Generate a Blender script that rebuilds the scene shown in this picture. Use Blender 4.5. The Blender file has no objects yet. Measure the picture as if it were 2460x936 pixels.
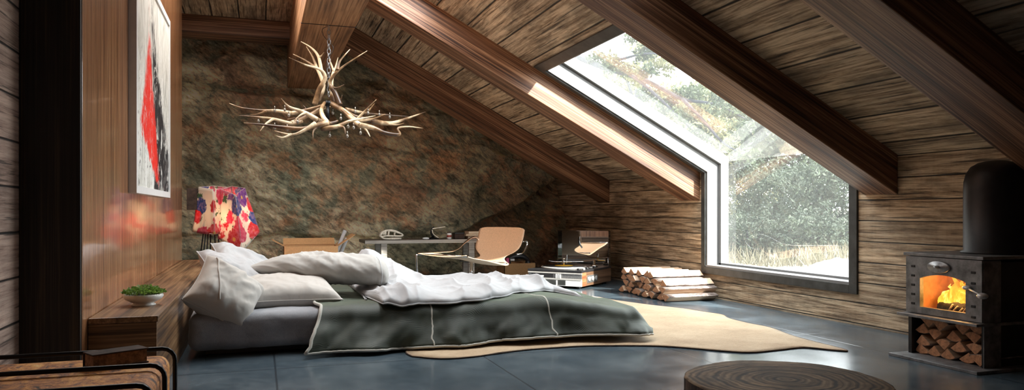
import bpy, math, random
from mathutils import Vector, noise, Matrix
# ---------------------------------------------------------------- camera, world, sun, exposure
scene = bpy.context.scene
COL = scene.collection
FPX, CXP, HZ, CAMH = 1780.0, 1230.0, 507.0, 1.1
YAW = math.atan(605.0 / FPX)
SN, CS = math.sin(YAW), math.cos(YAW)
cam_d = bpy.data.cameras.new('camera')
cam = bpy.data.objects.new('camera', cam_d)
COL.objects.link(cam)
cam.location = (0, 0, CAMH)
cam.rotation_euler = (math.pi / 2, 0, -YAW)
cam_d.sensor_fit = 'HORIZONTAL'
cam_d.sensor_width = 36.0
cam_d.lens = 36.0 * FPX / 2460.0
cam_d.shift_y = (HZ - 468.0) / 2460.0
cam_d.clip_start = 0.05
scene.camera = cam
vs = scene.view_settings
vs.view_transform = 'Standard'
vs.look = 'None'
vs.gamma = 1.0
vs.use_curve_mapping = False
vs.exposure = 0.36
SKY = 7.5
world = bpy.data.worlds.new('sky')
scene.world = world
world.use_nodes = True
wb = world.node_tree.nodes['Background']
wb.inputs['Color'].default_value = (0.93, 0.97, 1.0, 1)
wb.inputs['Strength'].default_value = SKY
sun_d = bpy.data.lights.new('sun', 'SUN')
sun_d.energy = 20.0
sun_d.angle = math.radians(1.5)
sun_d.color = (1.0, 0.95, 0.87)
sun = bpy.data.objects.new('sun', sun_d)
COL.objects.link(sun)
sun.rotation_euler = Vector((-0.40, 0.75, -0.525)).to_track_quat('-Z', 'Y').to_euler()
sun.location = (12, -6, 10)

def portal(loc, nrm, up, sx, sy):
    d = bpy.data.lights.new('daylight_portal', 'AREA')
    d.shape = 'RECTANGLE'; d.size = sx; d.size_y = sy
    d.cycles.is_portal = True
    o = bpy.data.objects.new('daylight_portal', d)
    COL.objects.link(o)
    z = -Vector(nrm).normalized(); y = Vector(up).normalized(); x = y.cross(z).normalized(); y = z.cross(x)
    o.matrix_world = Matrix.Translation(loc) @ Matrix((x, y, z)).transposed().to_4x4()

def added_fill_area(name, loc, nrm, up, sx, sy, power, col=(0.93, 0.97, 1.0)):
    d = bpy.data.lights.new(name, 'AREA'); d.shape = 'RECTANGLE'; d.size = sx; d.size_y = sy; d.energy = power; d.color = col
    o = bpy.data.objects.new(name, d); COL.objects.link(o)
    z = -Vector(nrm).normalized(); y = Vector(up).normalized(); x = y.cross(z).normalized(); y = z.cross(x)
    o.matrix_world = Matrix.Translation(loc) @ Matrix((x, y, z)).transposed().to_4x4()
# added fill lights, set under made-up windows (built below) out of view
_sl = math.sqrt(1 + 0.53 ** 2)
def _roof(x, d=0.0): return 1.607 + 0.53 * (5.452 - x) - d
added_fill_area('roof_window_daylight', (2.0, 4.53, _roof(2.0, 0.03)), (-0.53 / _sl, 0, -1 / _sl), (1, 0, -0.53), 1.25, 1.95, 9)
added_fill_area('roof_window_daylight', (1.5, 6.99, _roof(1.5, 0.03)), (-0.53 / _sl, 0, -1 / _sl), (1, 0, -0.53), 2.3, 0.85, 100)
added_fill_area('ceiling_window_daylight', (-0.3, 7.9, 3.90), (0, 0, -1), (0, 1, 0), 0.95, 2.6, 68, (1.0, 0.96, 0.9))

def at(u, v, x=None, y=None, z=None):
    """a pixel of the photograph carried onto the plane x=, y= or z= of the room"""
    d = (SN * FPX + CS * (u - CXP), CS * FPX - SN * (u - CXP), HZ - v)
    if x is not None: t = x / d[0]
    elif y is not None: t = y / d[1]
    else: t = (z - CAMH) / d[2]
    return Vector((d[0] * t, d[1] * t, CAMH + d[2] * t))

rnd = random.Random(7)
PI = math.pi
XW = 5.452            # inner face of the window wall
SL = 0.53             # roof slope
ZC = 1.607            # where the slope meets the window wall
XP = -0.915           # face of the wood panel on the left
XL = -1.205           # left plank wall
RIDGE_X0, RIDGE_X1, RIDGE_Z = 0.42, 1.0, 3.13
def roof_z(x): return ZC + SL * (XW - x)

# ---------------------------------------------------------------- materials
class NT:
    def __init__(s, name, rough=0.6):
        s.m = bpy.data.materials.new(name); s.m.use_nodes = True
        s.t = s.m.node_tree; s.N = s.t.nodes; s.L = s.t.links
        s.b = s.N['Principled BSDF']; s.out = s.N['Material Output']
        s.b.inputs['Roughness'].default_value = rough
        s._p = None
    def n(s, typ, _a=None, **k):
        nd = s.N.new(typ)
        for a, b in (_a or {}).items(): setattr(nd, a, b)
        for a, b in k.items():
            key = int(a[1:]) if a[0] == 'i' and a[1:].isdigit() else a.replace('_', ' ')
            s.put(nd.inputs[key], b)
        return nd
    def put(s, sock, v):
        if hasattr(v, 'is_linked') or isinstance(v, bpy.types.NodeSocket): s.L.new(v, sock)
        else:
            if hasattr(sock.default_value, '__len__') and not isinstance(v, str) and len(sock.default_value) == 4 and len(v) == 3: v = (*v, 1)
            sock.default_value = v
    @property
    def p(s):
        if s._p is None: s._p = s.n('ShaderNodeTexCoord').outputs['Object']
        return s._p
    def math(s, op, a, b=0.0, c=0.0, clamp=False):
        nd = s.n('ShaderNodeMath', {'operation': op, 'use_clamp': clamp}, i0=a, i1=b)
        if op in ('MULTIPLY_ADD', 'SMOOTH_MIN', 'COMPARE', 'WRAP'): s.put(nd.inputs[2], c)
        return nd.outputs[0]
    def dot(s, v, a): return s.n('ShaderNodeVectorMath', {'operation': 'DOT_PRODUCT'}, i0=v, i1=a).outputs['Value']
    def xyz(s, x, y, z): return s.n('ShaderNodeCombineXYZ', i0=x, i1=y, i2=z).outputs[0]
    def scale(s, v, k): return s.n('ShaderNodeVectorMath', {'operation': 'MULTIPLY'}, i0=v, i1=(k, k, k) if not hasattr(k, '__len__') else k).outputs[0]
    def add(s, v, w): return s.n('ShaderNodeVectorMath', {'operation': 'ADD'}, i0=v, i1=w).outputs[0]
    def noise(s, v, sc=1.0, det=6.0, ro=0.55, dist=0.0):
        return s.n('ShaderNodeTexNoise', Vector=v, Scale=sc, Detail=det, Roughness=ro, Distortion=dist).outputs['Fac']
    def ramp(s, f, *st, interp='LINEAR'):
        nd = s.n('ShaderNodeValToRGB', Fac=f); cr = nd.color_ramp; cr.interpolation = interp
        while len(cr.elements) < len(st): cr.elements.new(0.5)
        for e, (pos, c) in zip(cr.elements, st):
            e.position = pos; e.color = (*c, 1) if hasattr(c, '__len__') else (c, c, c, 1)
        return nd.outputs['Color']
    def mix(s, f, a, b, mode='MIX'):
        nd = s.n('ShaderNodeMix', {'data_type': 'RGBA', 'blend_type': mode})
        s.put(nd.inputs[0], f); s.put(nd.inputs[6], a); s.put(nd.inputs[7], b)
        return nd.outputs[2]
    def bump(s, h, strength=0.5, dist=0.01, normal=None):
        nd = s.n('ShaderNodeBump', Height=h, Strength=strength, Distance=dist)
        if normal is not None: s.L.new(normal, nd.inputs['Normal'])
        s.L.new(nd.outputs[0], s.b.inputs['Normal']); return nd.outputs[0]
    def base(s, c): s.put(s.b.inputs['Base Color'], c); return s
    def set(s, **k):
        for a, b in k.items(): s.put(s.b.inputs[a.replace('_', ' ')], b)
        return s
    def maprange(s, v, a, b, c=0.0, d=1.0, smooth=False):
        return s.n('ShaderNodeMapRange', {'interpolation_type': 'SMOOTHSTEP' if smooth else 'LINEAR'}, i0=v, i1=a, i2=b, i3=c, i4=d).outputs[0]

def cross_axes(run):
    r = Vector(run).normalized(); a = Vector((0, 1, 0)) if abs(r.y) < 0.9 else Vector((1, 0, 0))
    c1 = r.cross(a).normalized(); return r, c1, r.cross(c1).normalized()

def mat_planks(name, run, across, width, off, dark, mid, light, contrast=1.0, stain=0.5):
    t = NT(name, 0.75)
    p = t.p
    c = t.math('DIVIDE', t.math('SUBTRACT', t.dot(p, across), off), width)
    idx = t.math('FLOOR', c); fr = t.math('SUBTRACT', c, idx)
    edge = t.math('MINIMUM', fr, t.math('SUBTRACT', 1.0, fr))
    wob = t.math('MULTIPLY', t.math('SUBTRACT', t.noise(p, 3.0, 2), 0.5), 0.02)
    gap = t.maprange(t.math('ADD', edge, wob), 0.006, 0.035, 0, 1, True)
    wn = t.n('ShaderNodeTexWhiteNoise', {'noise_dimensions': '1D'}, W=idx).outputs['Value']
    r, c1, c2 = cross_axes(run)
    pr = t.math('ADD', t.dot(p, tuple(r)), t.math('MULTIPLY', wn, 23.0))
    g1 = t.xyz(t.math('MULTIPLY', pr, 0.8), t.math('MULTIPLY', t.dot(p, tuple(c1)), 15.0), t.math('MULTIPLY', t.dot(p, tuple(c2)), 15.0))
    n1 = t.noise(g1, 1.6, 9, 0.68, 0.6)
    g2 = t.xyz(t.math('MULTIPLY', pr, 2.2), t.math('MULTIPLY', t.dot(p, tuple(c1)), 60.0), t.math('MULTIPLY', t.dot(p, tuple(c2)), 60.0))
    n2 = t.noise(g2, 1.0, 4, 0.7)
    g3 = t.xyz(t.math('MULTIPLY', pr, 26.0), t.math('MULTIPLY', t.dot(p, tuple(c1)), 3.0), t.math('MULTIPLY', t.dot(p, tuple(c2)), 3.0))
    n3 = t.noise(g3, 1.0, 5, 0.7)                         # saw marks across the board
    pat = t.noise(t.xyz(t.math('MULTIPLY', pr, 0.7), t.math('MULTIPLY', t.dot(p, tuple(c1)), 2.2), t.math('MULTIPLY', t.dot(p, tuple(c2)), 2.2)), 2.2, 6, 0.65)
    f = t.math('ADD', t.math('MULTIPLY', n1, 0.66), t.math('ADD', t.math('MULTIPLY', n2, 0.30), t.math('MULTIPLY', n3, 0.05)))
    col = t.ramp(f, (0.37, dark), (0.46, mid), (0.57, light))
    st = t.maprange(pat, 0.36, 0.58, 1.0 - stain, 1.0, True)
    col = t.mix(1.0, col, t.n('ShaderNodeCombineColor', i0=st, i1=st, i2=st).outputs[0], 'MULTIPLY')
    pv = t.maprange(wn, 0, 1, 0.78, 1.15)
    cr = t.maprange(t.noise(g2, 0.55, 3, 0.5), 0.62, 0.66, 1.0, 0.3)   # drying cracks
    k = t.math('MULTIPLY', t.math('MULTIPLY', pv, cr), t.maprange(gap, 0, 1, 0.06, 1.0))
    col = t.mix(1.0, col, t.n('ShaderNodeCombineColor', i0=k, i1=k, i2=k).outputs[0], 'MULTIPLY')
    t.base(col)
    h = t.math('ADD', t.math('MULTIPLY', gap, 1.5), t.math('MULTIPLY', f, 1.2))
    t.bump(h, 0.8, 0.02)
    return t.m

def mat_wood(name, run, dark, mid, light, rough=0.45, freq=1.0, coat=0.0, stretch=0.5, bump=0.25):
    t = NT(name, rough); p = t.p
    r, c1, c2 = cross_axes(run)
    oi = t.n('ShaderNodeObjectInfo').outputs['Random']
    pr = t.math('ADD', t.dot(p, tuple(r)), t.math('MULTIPLY', oi, 31.0))
    a, b = t.dot(p, tuple(c1)), t.dot(p, tuple(c2))
    n1 = t.noise(t.xyz(t.math('MULTIPLY', pr, stretch), t.math('MULTIPLY', a, 9 * freq), t.math('MULTIPLY', b, 9 * freq)), 1.5, 7, 0.62, 0.5)
    n2 = t.noise(t.xyz(t.math('MULTIPLY', pr, 1.4 * stretch), t.math('MULTIPLY', a, 70 * freq), t.math('MULTIPLY', b, 70 * freq)), 1.0, 3, 0.6)
    f = t.math('ADD', t.math('MULTIPLY', n1, 0.55), t.math('MULTIPLY', n2, 0.45))
    t.base(t.ramp(f, (0.38, dark), (0.5, mid), (0.62, light)))
    t.put(t.b.inputs['Roughness'], t.maprange(n2, 0.3, 0.7, rough + 0.08, rough - 0.08))
    t.b.inputs['Coat Weight'].default_value = coat
    t.b.inputs['Coat Roughness'].default_value = 0.08
    t.bump(f, bump, 0.006)
    return t.m

def mat_plain(name, col, rough=0.5, metal=0.0, var=0.12, sc=18.0, bump=0.1, **k):
    t = NT(name, rough)
    n = t.noise(t.p, sc, 5, 0.6)
    d = tuple(max(0, x * (1 - 2 * var)) for x in col); l = tuple(min(1, x * (1 + 2 * var)) for x in col)
    t.base(t.ramp(n, (0.3, d), (0.7, l)))
    t.b.inputs['Metallic'].default_value = metal
    if bump: t.bump(n, bump, 0.004)
    t.set(**k)
    return t.m

def mat_fabric(name, c, sc=260.0, rough=0.9, var=0.25, sheen=0.2, wr=0.25):
    t = NT(name, rough)
    wv = t.noise(t.p, sc, 2, 0.7); n = t.noise(t.p, 7.0, 5, 0.6)
    t.base(t.ramp(t.math('ADD', t.math('MULTIPLY', wv, 0.7), t.math('MULTIPLY', n, 0.3)), (0.34, tuple(x * (1 - var) for x in c)), (0.66, tuple(min(1, x * (1 + var)) for x in c))))
    t.b.inputs['Sheen Weight'].default_value = sheen
    nb = t.bump(t.noise(t.scale(t.p, (7, 5, 7)), 1.0, 2, 0.5, 0.8), wr * 0.6, 0.03)
    t.bump(wv, 0.06, 0.002, nb)
    return t.m

MAT = {}
WD = (0.035, 0.021, 0.011); WM = (0.36, 0.245, 0.145); WL = (0.72, 0.56, 0.375)
MAT['planks_wall'] = mat_planks('weathered_wall_planks', (0, 1, 0), (0, 0, 1), 0.198, 0.02, WD, WM, WL)
MAT['planks_roof'] = mat_planks('weathered_roof_planks', (0, 1, 0), (1, 0, 0), 0.37, 0.08, WD, WM, WL)
MAT['planks_left'] = mat_planks('pale_side_planks', (0, 1, 0), (0, 0, 1), 0.235, 0.05, (0.10, 0.062, 0.047), (0.44, 0.29, 0.225), (0.64, 0.46, 0.37), stain=0.3)
MAT['planks_rear'] = mat_planks('rear_wall_planks', (1, 0, 0), (0, 0, 1), 0.22, 0.0, WD, WM, WL)
rdir = (1, 0, -SL)
RD, RM, RL = (0.022, 0.008, 0.004), (0.17, 0.075, 0.036), (0.45, 0.25, 0.14)
MAT['rafter'] = mat_wood('rafter_wood', rdir, RD, RM, RL, 0.5, 1.0, 0.0, 0.35, 0.4)
MAT['ridge'] = mat_wood('ridge_wood', (0, 1, 0), (0.10, 0.04, 0.015), (0.30, 0.145, 0.065), (0.48, 0.27, 0.14), 0.5, 0.9, 0.0, 0.5, 0.3)
MAT['tie'] = mat_wood('tie_wood', (1, 0, 0), RD, RM, RL, 0.5, 1.0, 0.0, 0.35, 0.4)
MAT['panel'] = mat_wood('varnished_panel_wood', (0, 0, 1), (0.14, 0.05, 0.018), (0.36, 0.155, 0.066), (0.56, 0.29, 0.14), 0.32, 1.3, 0.85, 0.6, 0.03)
MAT['dark_stain'] = mat_wood('black_stained_wood', (0, 0, 1), (0.004, 0.003, 0.002), (0.012, 0.008, 0.005), (0.05, 0.03, 0.015), 0.6, 1.3, 0.0, 0.6, 0.1)  # unlit end of the panel: its shade put into the colour
MAT['ledge'] = mat_wood('ledge_wood', (0, 1, 0), (0.045, 0.02, 0.008), (0.165, 0.085, 0.036), (0.32, 0.185, 0.09), 0.42, 0.9, 0.15, 0.6, 0.2)
MAT['ledge_end'] = mat_wood('ledge_end_wood', (1, 0, 0), (0.045, 0.02, 0.008), (0.165, 0.085, 0.036), (0.32, 0.185, 0.09), 0.5, 1.2, 0.1, 0.8, 0.2)
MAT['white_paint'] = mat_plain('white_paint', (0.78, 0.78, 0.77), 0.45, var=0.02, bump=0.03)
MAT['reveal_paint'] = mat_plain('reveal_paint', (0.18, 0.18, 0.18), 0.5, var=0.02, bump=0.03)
MAT['dark_casing'] = mat_plain('dark_grey_casing', (0.038, 0.04, 0.038), 0.5, var=0.25, sc=9, bump=0.15)
MAT['black_metal'] = mat_plain('black_metal', (0.012, 0.012, 0.013), 0.38, 0.6, bump=0.05)
MAT['chrome'] = mat_plain('chrome', (0.82, 0.82, 0.82), 0.12, 1.0, var=0.01, bump=0)
MAT['white_cloth'] = mat_fabric('white_cotton', (0.45, 0.455, 0.465), 300, 0.9, 0.04, 0.1, 0.35)
MAT['cream_cloth'] = mat_fabric('cream_cotton', (0.50, 0.475, 0.44), 300, 0.9, 0.05, 0.1, 0.3)
MAT['bolster_cloth'] = mat_fabric('grey_beige_cotton', (0.44, 0.43, 0.405), 300, 0.9, 0.05, 0.1, 0.35)
MAT['grey_sheet'] = mat_fabric('grey_melange_sheet', (0.27, 0.28, 0.305), 340, 0.95, 0.4, 0.25, 0.4)
MAT['piping'] = mat_fabric('pale_piping', (0.50, 0.49, 0.44), 200, 0.9, 0.1, 0.1, 0.0)
MAT['leather'] = mat_plain('tan_leather', (0.68, 0.45, 0.29), 0.5, var=0.06, sc=60, bump=0.15)
MAT['cardboard'] = mat_plain('cardboard', (0.50, 0.27, 0.115), 0.85, var=0.06, sc=40, bump=0.05)
MAT['paper'] = mat_plain('paper', (0.72, 0.68, 0.62), 0.8, var=0.05, bump=0)
MAT['grey_paper'] = mat_plain('grey_paper', (0.42, 0.42, 0.43), 0.7, var=0.05, bump=0)
MAT['bone'] = mat_plain('bone', (0.72, 0.66, 0.55), 0.6, var=0.12, sc=30, bump=0.2)
MAT['dark_book'] = mat_plain('dark_book_cover', (0.06, 0.036, 0.026), 0.9, var=0.3, bump=0.1)
MAT['red_book'] = mat_plain('red_book_cover', (0.33, 0.06, 0.04), 0.6, var=0.1, bump=0.05)
MAT['tan_book'] = mat_plain('tan_book_cover', (0.48, 0.3, 0.17), 0.6, var=0.1, bump=0.05)
MAT['pages'] = mat_plain('book_pages', (0.62, 0.5, 0.36), 0.9, var=0.1, sc=80, bump=0.1)
MAT['brown_pages'] = mat_plain('brown_book_pages', (0.30, 0.17, 0.10), 0.9, var=0.3, sc=60, bump=0.2)
MAT['pink'] = mat_plain('pink_plastic', (0.65, 0.08, 0.22), 0.4)
MAT['purple'] = mat_plain('purple_plastic', (0.25, 0.05, 0.28), 0.4)
MAT['black_plastic'] = mat_plain('black_plastic', (0.02, 0.02, 0.022), 0.35, bump=0.03)
MAT['silver_plastic'] = mat_plain('silver_plastic', (0.62, 0.60, 0.57), 0.35, 0.3, var=0.04, bump=0)
MAT['white_plastic'] = mat_plain('white_plastic', (0.8, 0.78, 0.74), 0.35, var=0.02, bump=0)
MAT['yellow_label'] = mat_plain('yellow_label', (0.75, 0.42, 0.03), 0.5, var=0.05, bump=0)
MAT['red_wood'] = mat_wood('reddish_cabinet_wood', (1, 0, 0), (0.16, 0.05, 0.022), (0.33, 0.12, 0.055), (0.45, 0.19, 0.09), 0.35, 2.0)
MAT['brown_wood'] = mat_wood('brown_cabinet_wood', (1, 0, 0), (0.05, 0.025, 0.014), (0.13, 0.07, 0.04), (0.21, 0.12, 0.07), 0.4, 2.0)
MAT['desk_wood'] = mat_wood('greyed_desk_wood', (1, 0, 0), (0.14, 0.12, 0.10), (0.30, 0.27, 0.235), (0.46, 0.42, 0.37), 0.6, 1.5)
MAT['desk_top'] = mat_wood('dark_desk_top', (1, 0, 0), (0.02, 0.016, 0.013), (0.05, 0.04, 0.032), (0.1, 0.08, 0.065), 0.4, 1.5)
MAT['split_wood'] = mat_wood('split_pale_wood', (1, 0, 0), (0.42, 0.25, 0.15), (0.62, 0.43, 0.29), (0.74, 0.57, 0.42), 0.8, 2.5, 0, 1.2, 0.5)
MAT['log_end'] = mat_plain('log_end_grain', (0.48, 0.24, 0.125), 0.85, var=0.22, sc=45, bump=0.4)
MAT['soil'] = mat_plain('soil', (0.03, 0.02, 0.012), 0.95, var=0.4, bump=0.5)
MAT['stove_steel'] = mat_plain('stove_steel', (0.2, 0.205, 0.21), 0.5, 0.35, var=0.25, sc=14, bump=0.12)
MAT['stove_black'] = mat_plain('stove_black', (0.012, 0.012, 0.013), 0.45, 0.2, var=0.25, sc=10, bump=0.1)
MAT['hole'] = mat_plain('square_rivet_black', (0.004, 0.004, 0.004), 0.6, bump=0)
MAT['brushed'] = mat_plain('brushed_steel', (0.33, 0.33, 0.33), 0.4, 0.8, var=0.12, sc=60, bump=0.1)
MAT['firebrick'] = mat_plain('firebrick', (0.50, 0.22, 0.09), 0.9, var=0.15, sc=12, bump=0.3)
MAT['charred'] = mat_plain('charred_log', (0.035, 0.028, 0.022), 0.9, var=0.5, sc=30, bump=0.8)
MAT['ash'] = mat_plain('ashen_wood', (0.42, 0.38, 0.33), 0.9, var=0.3, sc=40, bump=0.6)
MAT['antler_tip'] = mat_plain('antler', (0.42, 0.30, 0.18), 0.5, var=0.5, sc=9, bump=0.2)

def special_materials():
    # polished concrete floor with joints
    t = NT('polished_concrete', 0.3); p = t.p
    n = t.noise(p, 1.3, 8, 0.62); n2 = t.noise(p, 14, 5, 0.6)
    col = t.ramp(t.math('ADD', t.math('MULTIPLY', n, 0.7), t.math('MULTIPLY', n2, 0.3)), (0.32, (0.033, 0.05, 0.064)), (0.5, (0.062, 0.088, 0.108)), (0.68, (0.11, 0.142, 0.165)))
    def joint(axis, w, off):
        c = t.math('DIVIDE', t.math('SUBTRACT', t.dot(p, axis), off), w)
        fr = t.math('FRACT', c); e = t.math('MULTIPLY', t.math('MINIMUM', fr, t.math('SUBTRACT', 1.0, fr)), w)
        return t.maprange(e, 0.004, 0.009, 0, 1)
    g = t.math('MINIMUM', joint((1, 0, 0), 1.505, 0.10), joint((0, 1, 0), 3.2, 5.43))
    t.base(t.mix(g, (0.03, 0.04, 0.05), col))
    t.put(t.b.inputs['Roughness'], t.maprange(n, 0.3, 0.7, 0.13, 0.27))
    t.bump(t.math('ADD', g, t.math('MULTIPLY', n2, 0.08)), 0.25, 0.004)
    MAT['floor'] = t.m
    # rock
    t = NT('boulder_rock', 0.85); p = t.p
    q = t.xyz(t.dot(p, (0.80, 0, -0.60)), t.dot(p, (0, 1, 0)), t.dot(p, (0.60, 0, 0.80)))
    a = t.noise(p, 0.6, 9, 0.6, 0.5)
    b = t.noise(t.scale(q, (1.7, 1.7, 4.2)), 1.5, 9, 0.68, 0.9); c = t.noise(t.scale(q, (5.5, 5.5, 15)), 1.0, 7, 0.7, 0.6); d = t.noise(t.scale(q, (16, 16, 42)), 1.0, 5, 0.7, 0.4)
    col = t.ramp(a, (0.38, (0.27, 0.255, 0.165)), (0.46, (0.48, 0.40, 0.26)), (0.53, (0.46, 0.31, 0.18)), (0.64, (0.33, 0.20, 0.125)))
    pale = t.maprange(t.noise(t.add(p, (3.1, 7.7, 1.3)), 0.85, 7, 0.66), 0.50, 0.64, 0, 0.8, True)
    col = t.mix(pale, col, (0.72, 0.60, 0.40))
    green = t.maprange(t.noise(t.add(p, (9.1, 2.7, 5.3)), 1.5, 8, 0.68), 0.50, 0.60, 0, 0.75, True)
    col = t.mix(green, col, (0.24, 0.26, 0.18))
    rust = t.maprange(t.noise(t.add(p, (5.1, 1.7, 8.3)), 1.7, 9, 0.7), 0.53, 0.63, 0, 0.6, True)
    col = t.mix(rust, col, (0.50, 0.25, 0.125))
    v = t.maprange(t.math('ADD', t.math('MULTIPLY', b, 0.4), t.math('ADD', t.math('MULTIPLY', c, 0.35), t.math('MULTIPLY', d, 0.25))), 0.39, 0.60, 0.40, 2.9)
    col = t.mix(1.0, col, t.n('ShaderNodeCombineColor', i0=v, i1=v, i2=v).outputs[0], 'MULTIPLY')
    t.base(col)
    nb = t.bump(b, 1.0, 0.2); nb = t.bump(c, 1.0, 0.08, nb); t.bump(d, 0.8, 0.02, nb)
    MAT['rock'] = t.m
    # green blanket with contour lines
    t = NT('green_blanket', 0.62); p = t.p
    d = t.noise(p, 1.7, 3, 0.5, 0.4)
    ln = t.math('SINE', t.math('ADD', t.math('MULTIPLY', t.dot(p, (0.12, 0.55, 0.83)), 620.0), t.math('MULTIPLY', d, 230.0)))
    f = t.maprange(ln, 0.6, 1.0, 0, 0.6, True)
    n = t.noise(p, 2.0, 4, 0.5)
    col = t.ramp(n, (0.35, (0.008, 0.013, 0.008)), (0.65, (0.024, 0.034, 0.021)))
    t.base(t.mix(f, col, (0.12, 0.14, 0.1)))
    t.set(Sheen_Weight=0.5)
    t.b.inputs['Sheen Tint'].default_value = (0.75, 0.9, 0.68, 1)
    t.b.inputs['Sheen Roughness'].default_value = 0.35
    t.bump(t.math('MULTIPLY', ln, 0.5), 0.08, 0.002)
    MAT['blanket'] = t.m
    # cowhide
    t = NT('cowhide', 0.9); p = t.p
    n = t.noise(t.scale(p, (40, 90, 40)), 1.0, 6, 0.7, 1.0); m = t.noise(p, 2.2, 5, 0.6)
    col = t.ramp(t.math('ADD', t.math('MULTIPLY', n, 0.55), t.math('MULTIPLY', m, 0.5)), (0.36, (0.30, 0.19, 0.095)), (0.52, (0.47, 0.33, 0.19)), (0.68, (0.62, 0.48, 0.31)))
    t.base(col); t.set(Sheen_Weight=0.3); t.bump(n, 0.6, 0.01)
    MAT['cowhide'] = t.m
    # rusty trunk top
    t = NT('rusty_brown_hide', 0.6); p = t.p
    n = t.noise(t.scale(p, (1.3, 1.0, 1.6)), 9.0, 9, 0.75, 1.6); m = t.noise(p, 1.6, 4, 0.6)
    t.base(t.ramp(t.math('ADD', t.math('MULTIPLY', n, 0.7), t.math('MULTIPLY', m, 0.3)), (0.40, (0.03, 0.012, 0.003)), (0.48, (0.42, 0.14, 0.028)), (0.56, (0.82, 0.36, 0.075)), (0.66, (0.92, 0.60, 0.23))))
    t.bump(n, 0.5, 0.02)
    MAT['rust'] = t.m
    # bark
    t = NT('log_bark', 0.95); p = t.p
    n = t.noise(t.scale(p, (10, 45, 45)), 1.0, 7, 0.75, 0.5)
    t.base(t.ramp(n, (0.38, (0.05, 0.035, 0.03)), (0.5, (0.27, 0.2, 0.17)), (0.62, (0.62, 0.54, 0.5))))
    t.bump(n, 1.0, 0.02)
    MAT['bark'] = t.m
    # tree stump
    t = NT('stump_bark', 0.9); p = t.p
    n = t.noise(t.scale(p, (16, 16, 3)), 1.0, 7, 0.7)
    t.base(t.ramp(n, (0.35, (0.012, 0.007, 0.005)), (0.6, (0.10, 0.055, 0.03)))); t.bump(n, 1.0, 0.03)
    MAT['stump_bark'] = t.m
    t = NT('stump_rings', 0.8); p = t.p
    w = t.math('MULTIPLY', t.math('SUBTRACT', t.noise(p, 2.4, 4, 0.6), 0.5), 0.16)
    r = t.math('ADD', t.n('ShaderNodeVectorMath', {'operation': 'LENGTH'}, i0=t.scale(p, (1, 1.12, 0))).outputs['Value'], w)
    s1 = t.math('SINE', t.math('MULTIPLY', r, 210.0)); s2 = t.math('SINE', t.math('MULTIPLY', r, 83.0))
    rn = t.noise(t.xyz(t.math('MULTIPLY', r, 50.0), 0.0, 0.0), 1.0, 4, 0.7)
    f = t.math('ADD', t.math('MULTIPLY', s1, 0.16), t.math('ADD', t.math('MULTIPLY', s2, 0.1), rn))
    col = t.ramp(f, (0.28, (0.045, 0.025, 0.012)), (0.5, (0.18, 0.108, 0.055)), (0.78, (0.34, 0.22, 0.12)))
    g = t.maprange(t.noise(p, 4.0, 6, 0.65), 0.4, 0.62, 0.45, 1.1)
    t.base(t.mix(1.0, col, t.n('ShaderNodeCombineColor', i0=g, i1=g, i2=g).outputs[0], 'MULTIPLY'))
    t.set(Specular_IOR_Level=0.25); t.bump(f, 0.4, 0.004)
    MAT['stump_rings'] = t.m
    # floral cloth: flowers as voronoi cells
    t = NT('floral_cloth', 0.8); p = t.p
    pw = t.add(p, t.scale(t.n('ShaderNodeTexNoise', Vector=p, Scale=7.0, Detail=3.0).outputs['Color'], 0.07))
    vo = t.n('ShaderNodeTexVoronoi', Vector=pw, Scale=4.3, Randomness=0.8)
    ds = vo.outputs['Distance']; cc = t.n('ShaderNodeSeparateColor', i0=vo.outputs['Color']).outputs
    ang = t.noise(pw, 22, 3, 0.6)
    flower = t.maprange(t.math('ADD', ds, t.math('MULTIPLY', ang, 0.35)), 0.70, 0.78, 1, 0, True)
    fc = t.ramp(cc[0], (0.0, (0.62, 0.03, 0.03)), (0.30, (0.05, 0.09, 0.28)), (0.46, (0.72, 0.07, 0.14)), (0.62, (0.22, 0.035, 0.30)), (0.80, (0.60, 0.06, 0.12)), interp='CONSTANT')
    fc = t.mix(t.maprange(ang, 0.42, 0.62, 0, 0.35), fc, (0.85, 0.45, 0.5))
    core = t.maprange(ds, 0.10, 0.16, 1, 0, True)
    fc = t.mix(core, fc, (0.8, 0.5, 0.12))
    leaf = t.maprange(t.noise(p, 9.0, 3, 0.6), 0.60, 0.63, 0, 1)
    ground = t.mix(leaf, (0.84, 0.76, 0.64), (0.12, 0.2, 0.07))
    t.base(t.mix(flower, ground, fc))
    t.set(Sheen_Weight=0.2)
    tr = t.n('ShaderNodeBsdfTranslucent', Color=t.mix(flower, ground, fc)).outputs[0]
    mx = t.n('ShaderNodeMixShader', i0=0.35, i1=t.b.outputs[0], i2=tr).outputs[0]
    t.L.new(mx, t.out.inputs['Surface'])
    MAT['floral'] = t.m
    # window pane: clear, with a milky layer that puts the glare haze in
    t = NT('window_glass', 0.02)
    gm = t.n('ShaderNodeNewGeometry').outputs
    cosi = t.math('ABSOLUTE', t.dot(gm['Normal'], gm['Incoming']))
    fr = t.math('MULTIPLY_ADD', t.math('POWER', t.math('SUBTRACT', 1.0, cosi), 5.0), 0.9, 0.075)
    tp = t.n('ShaderNodeBsdfTransparent', Color=(0.97, 0.985, 0.98, 1)).outputs[0]
    gl = t.n('ShaderNodeBsdfGlossy', Color=(1, 1, 1, 1), Roughness=0.01).outputs[0]
    dd = t.n('ShaderNodeBsdfTranslucent', Color=(0.9, 0.92, 0.93, 1)).outputs[0]
    m1 = t.n('ShaderNodeMixShader', i0=0.016, i1=tp, i2=dd).outputs[0]
    m2 = t.n('ShaderNodeMixShader', i0=t.math('MULTIPLY', fr, 1.0), i1=m1, i2=gl).outputs[0]
    t.L.new(m2, t.out.inputs['Surface'])
    MAT['glass'] = t.m
    t = NT('stove_glass', 0.05)
    fr = 0.06
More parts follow.
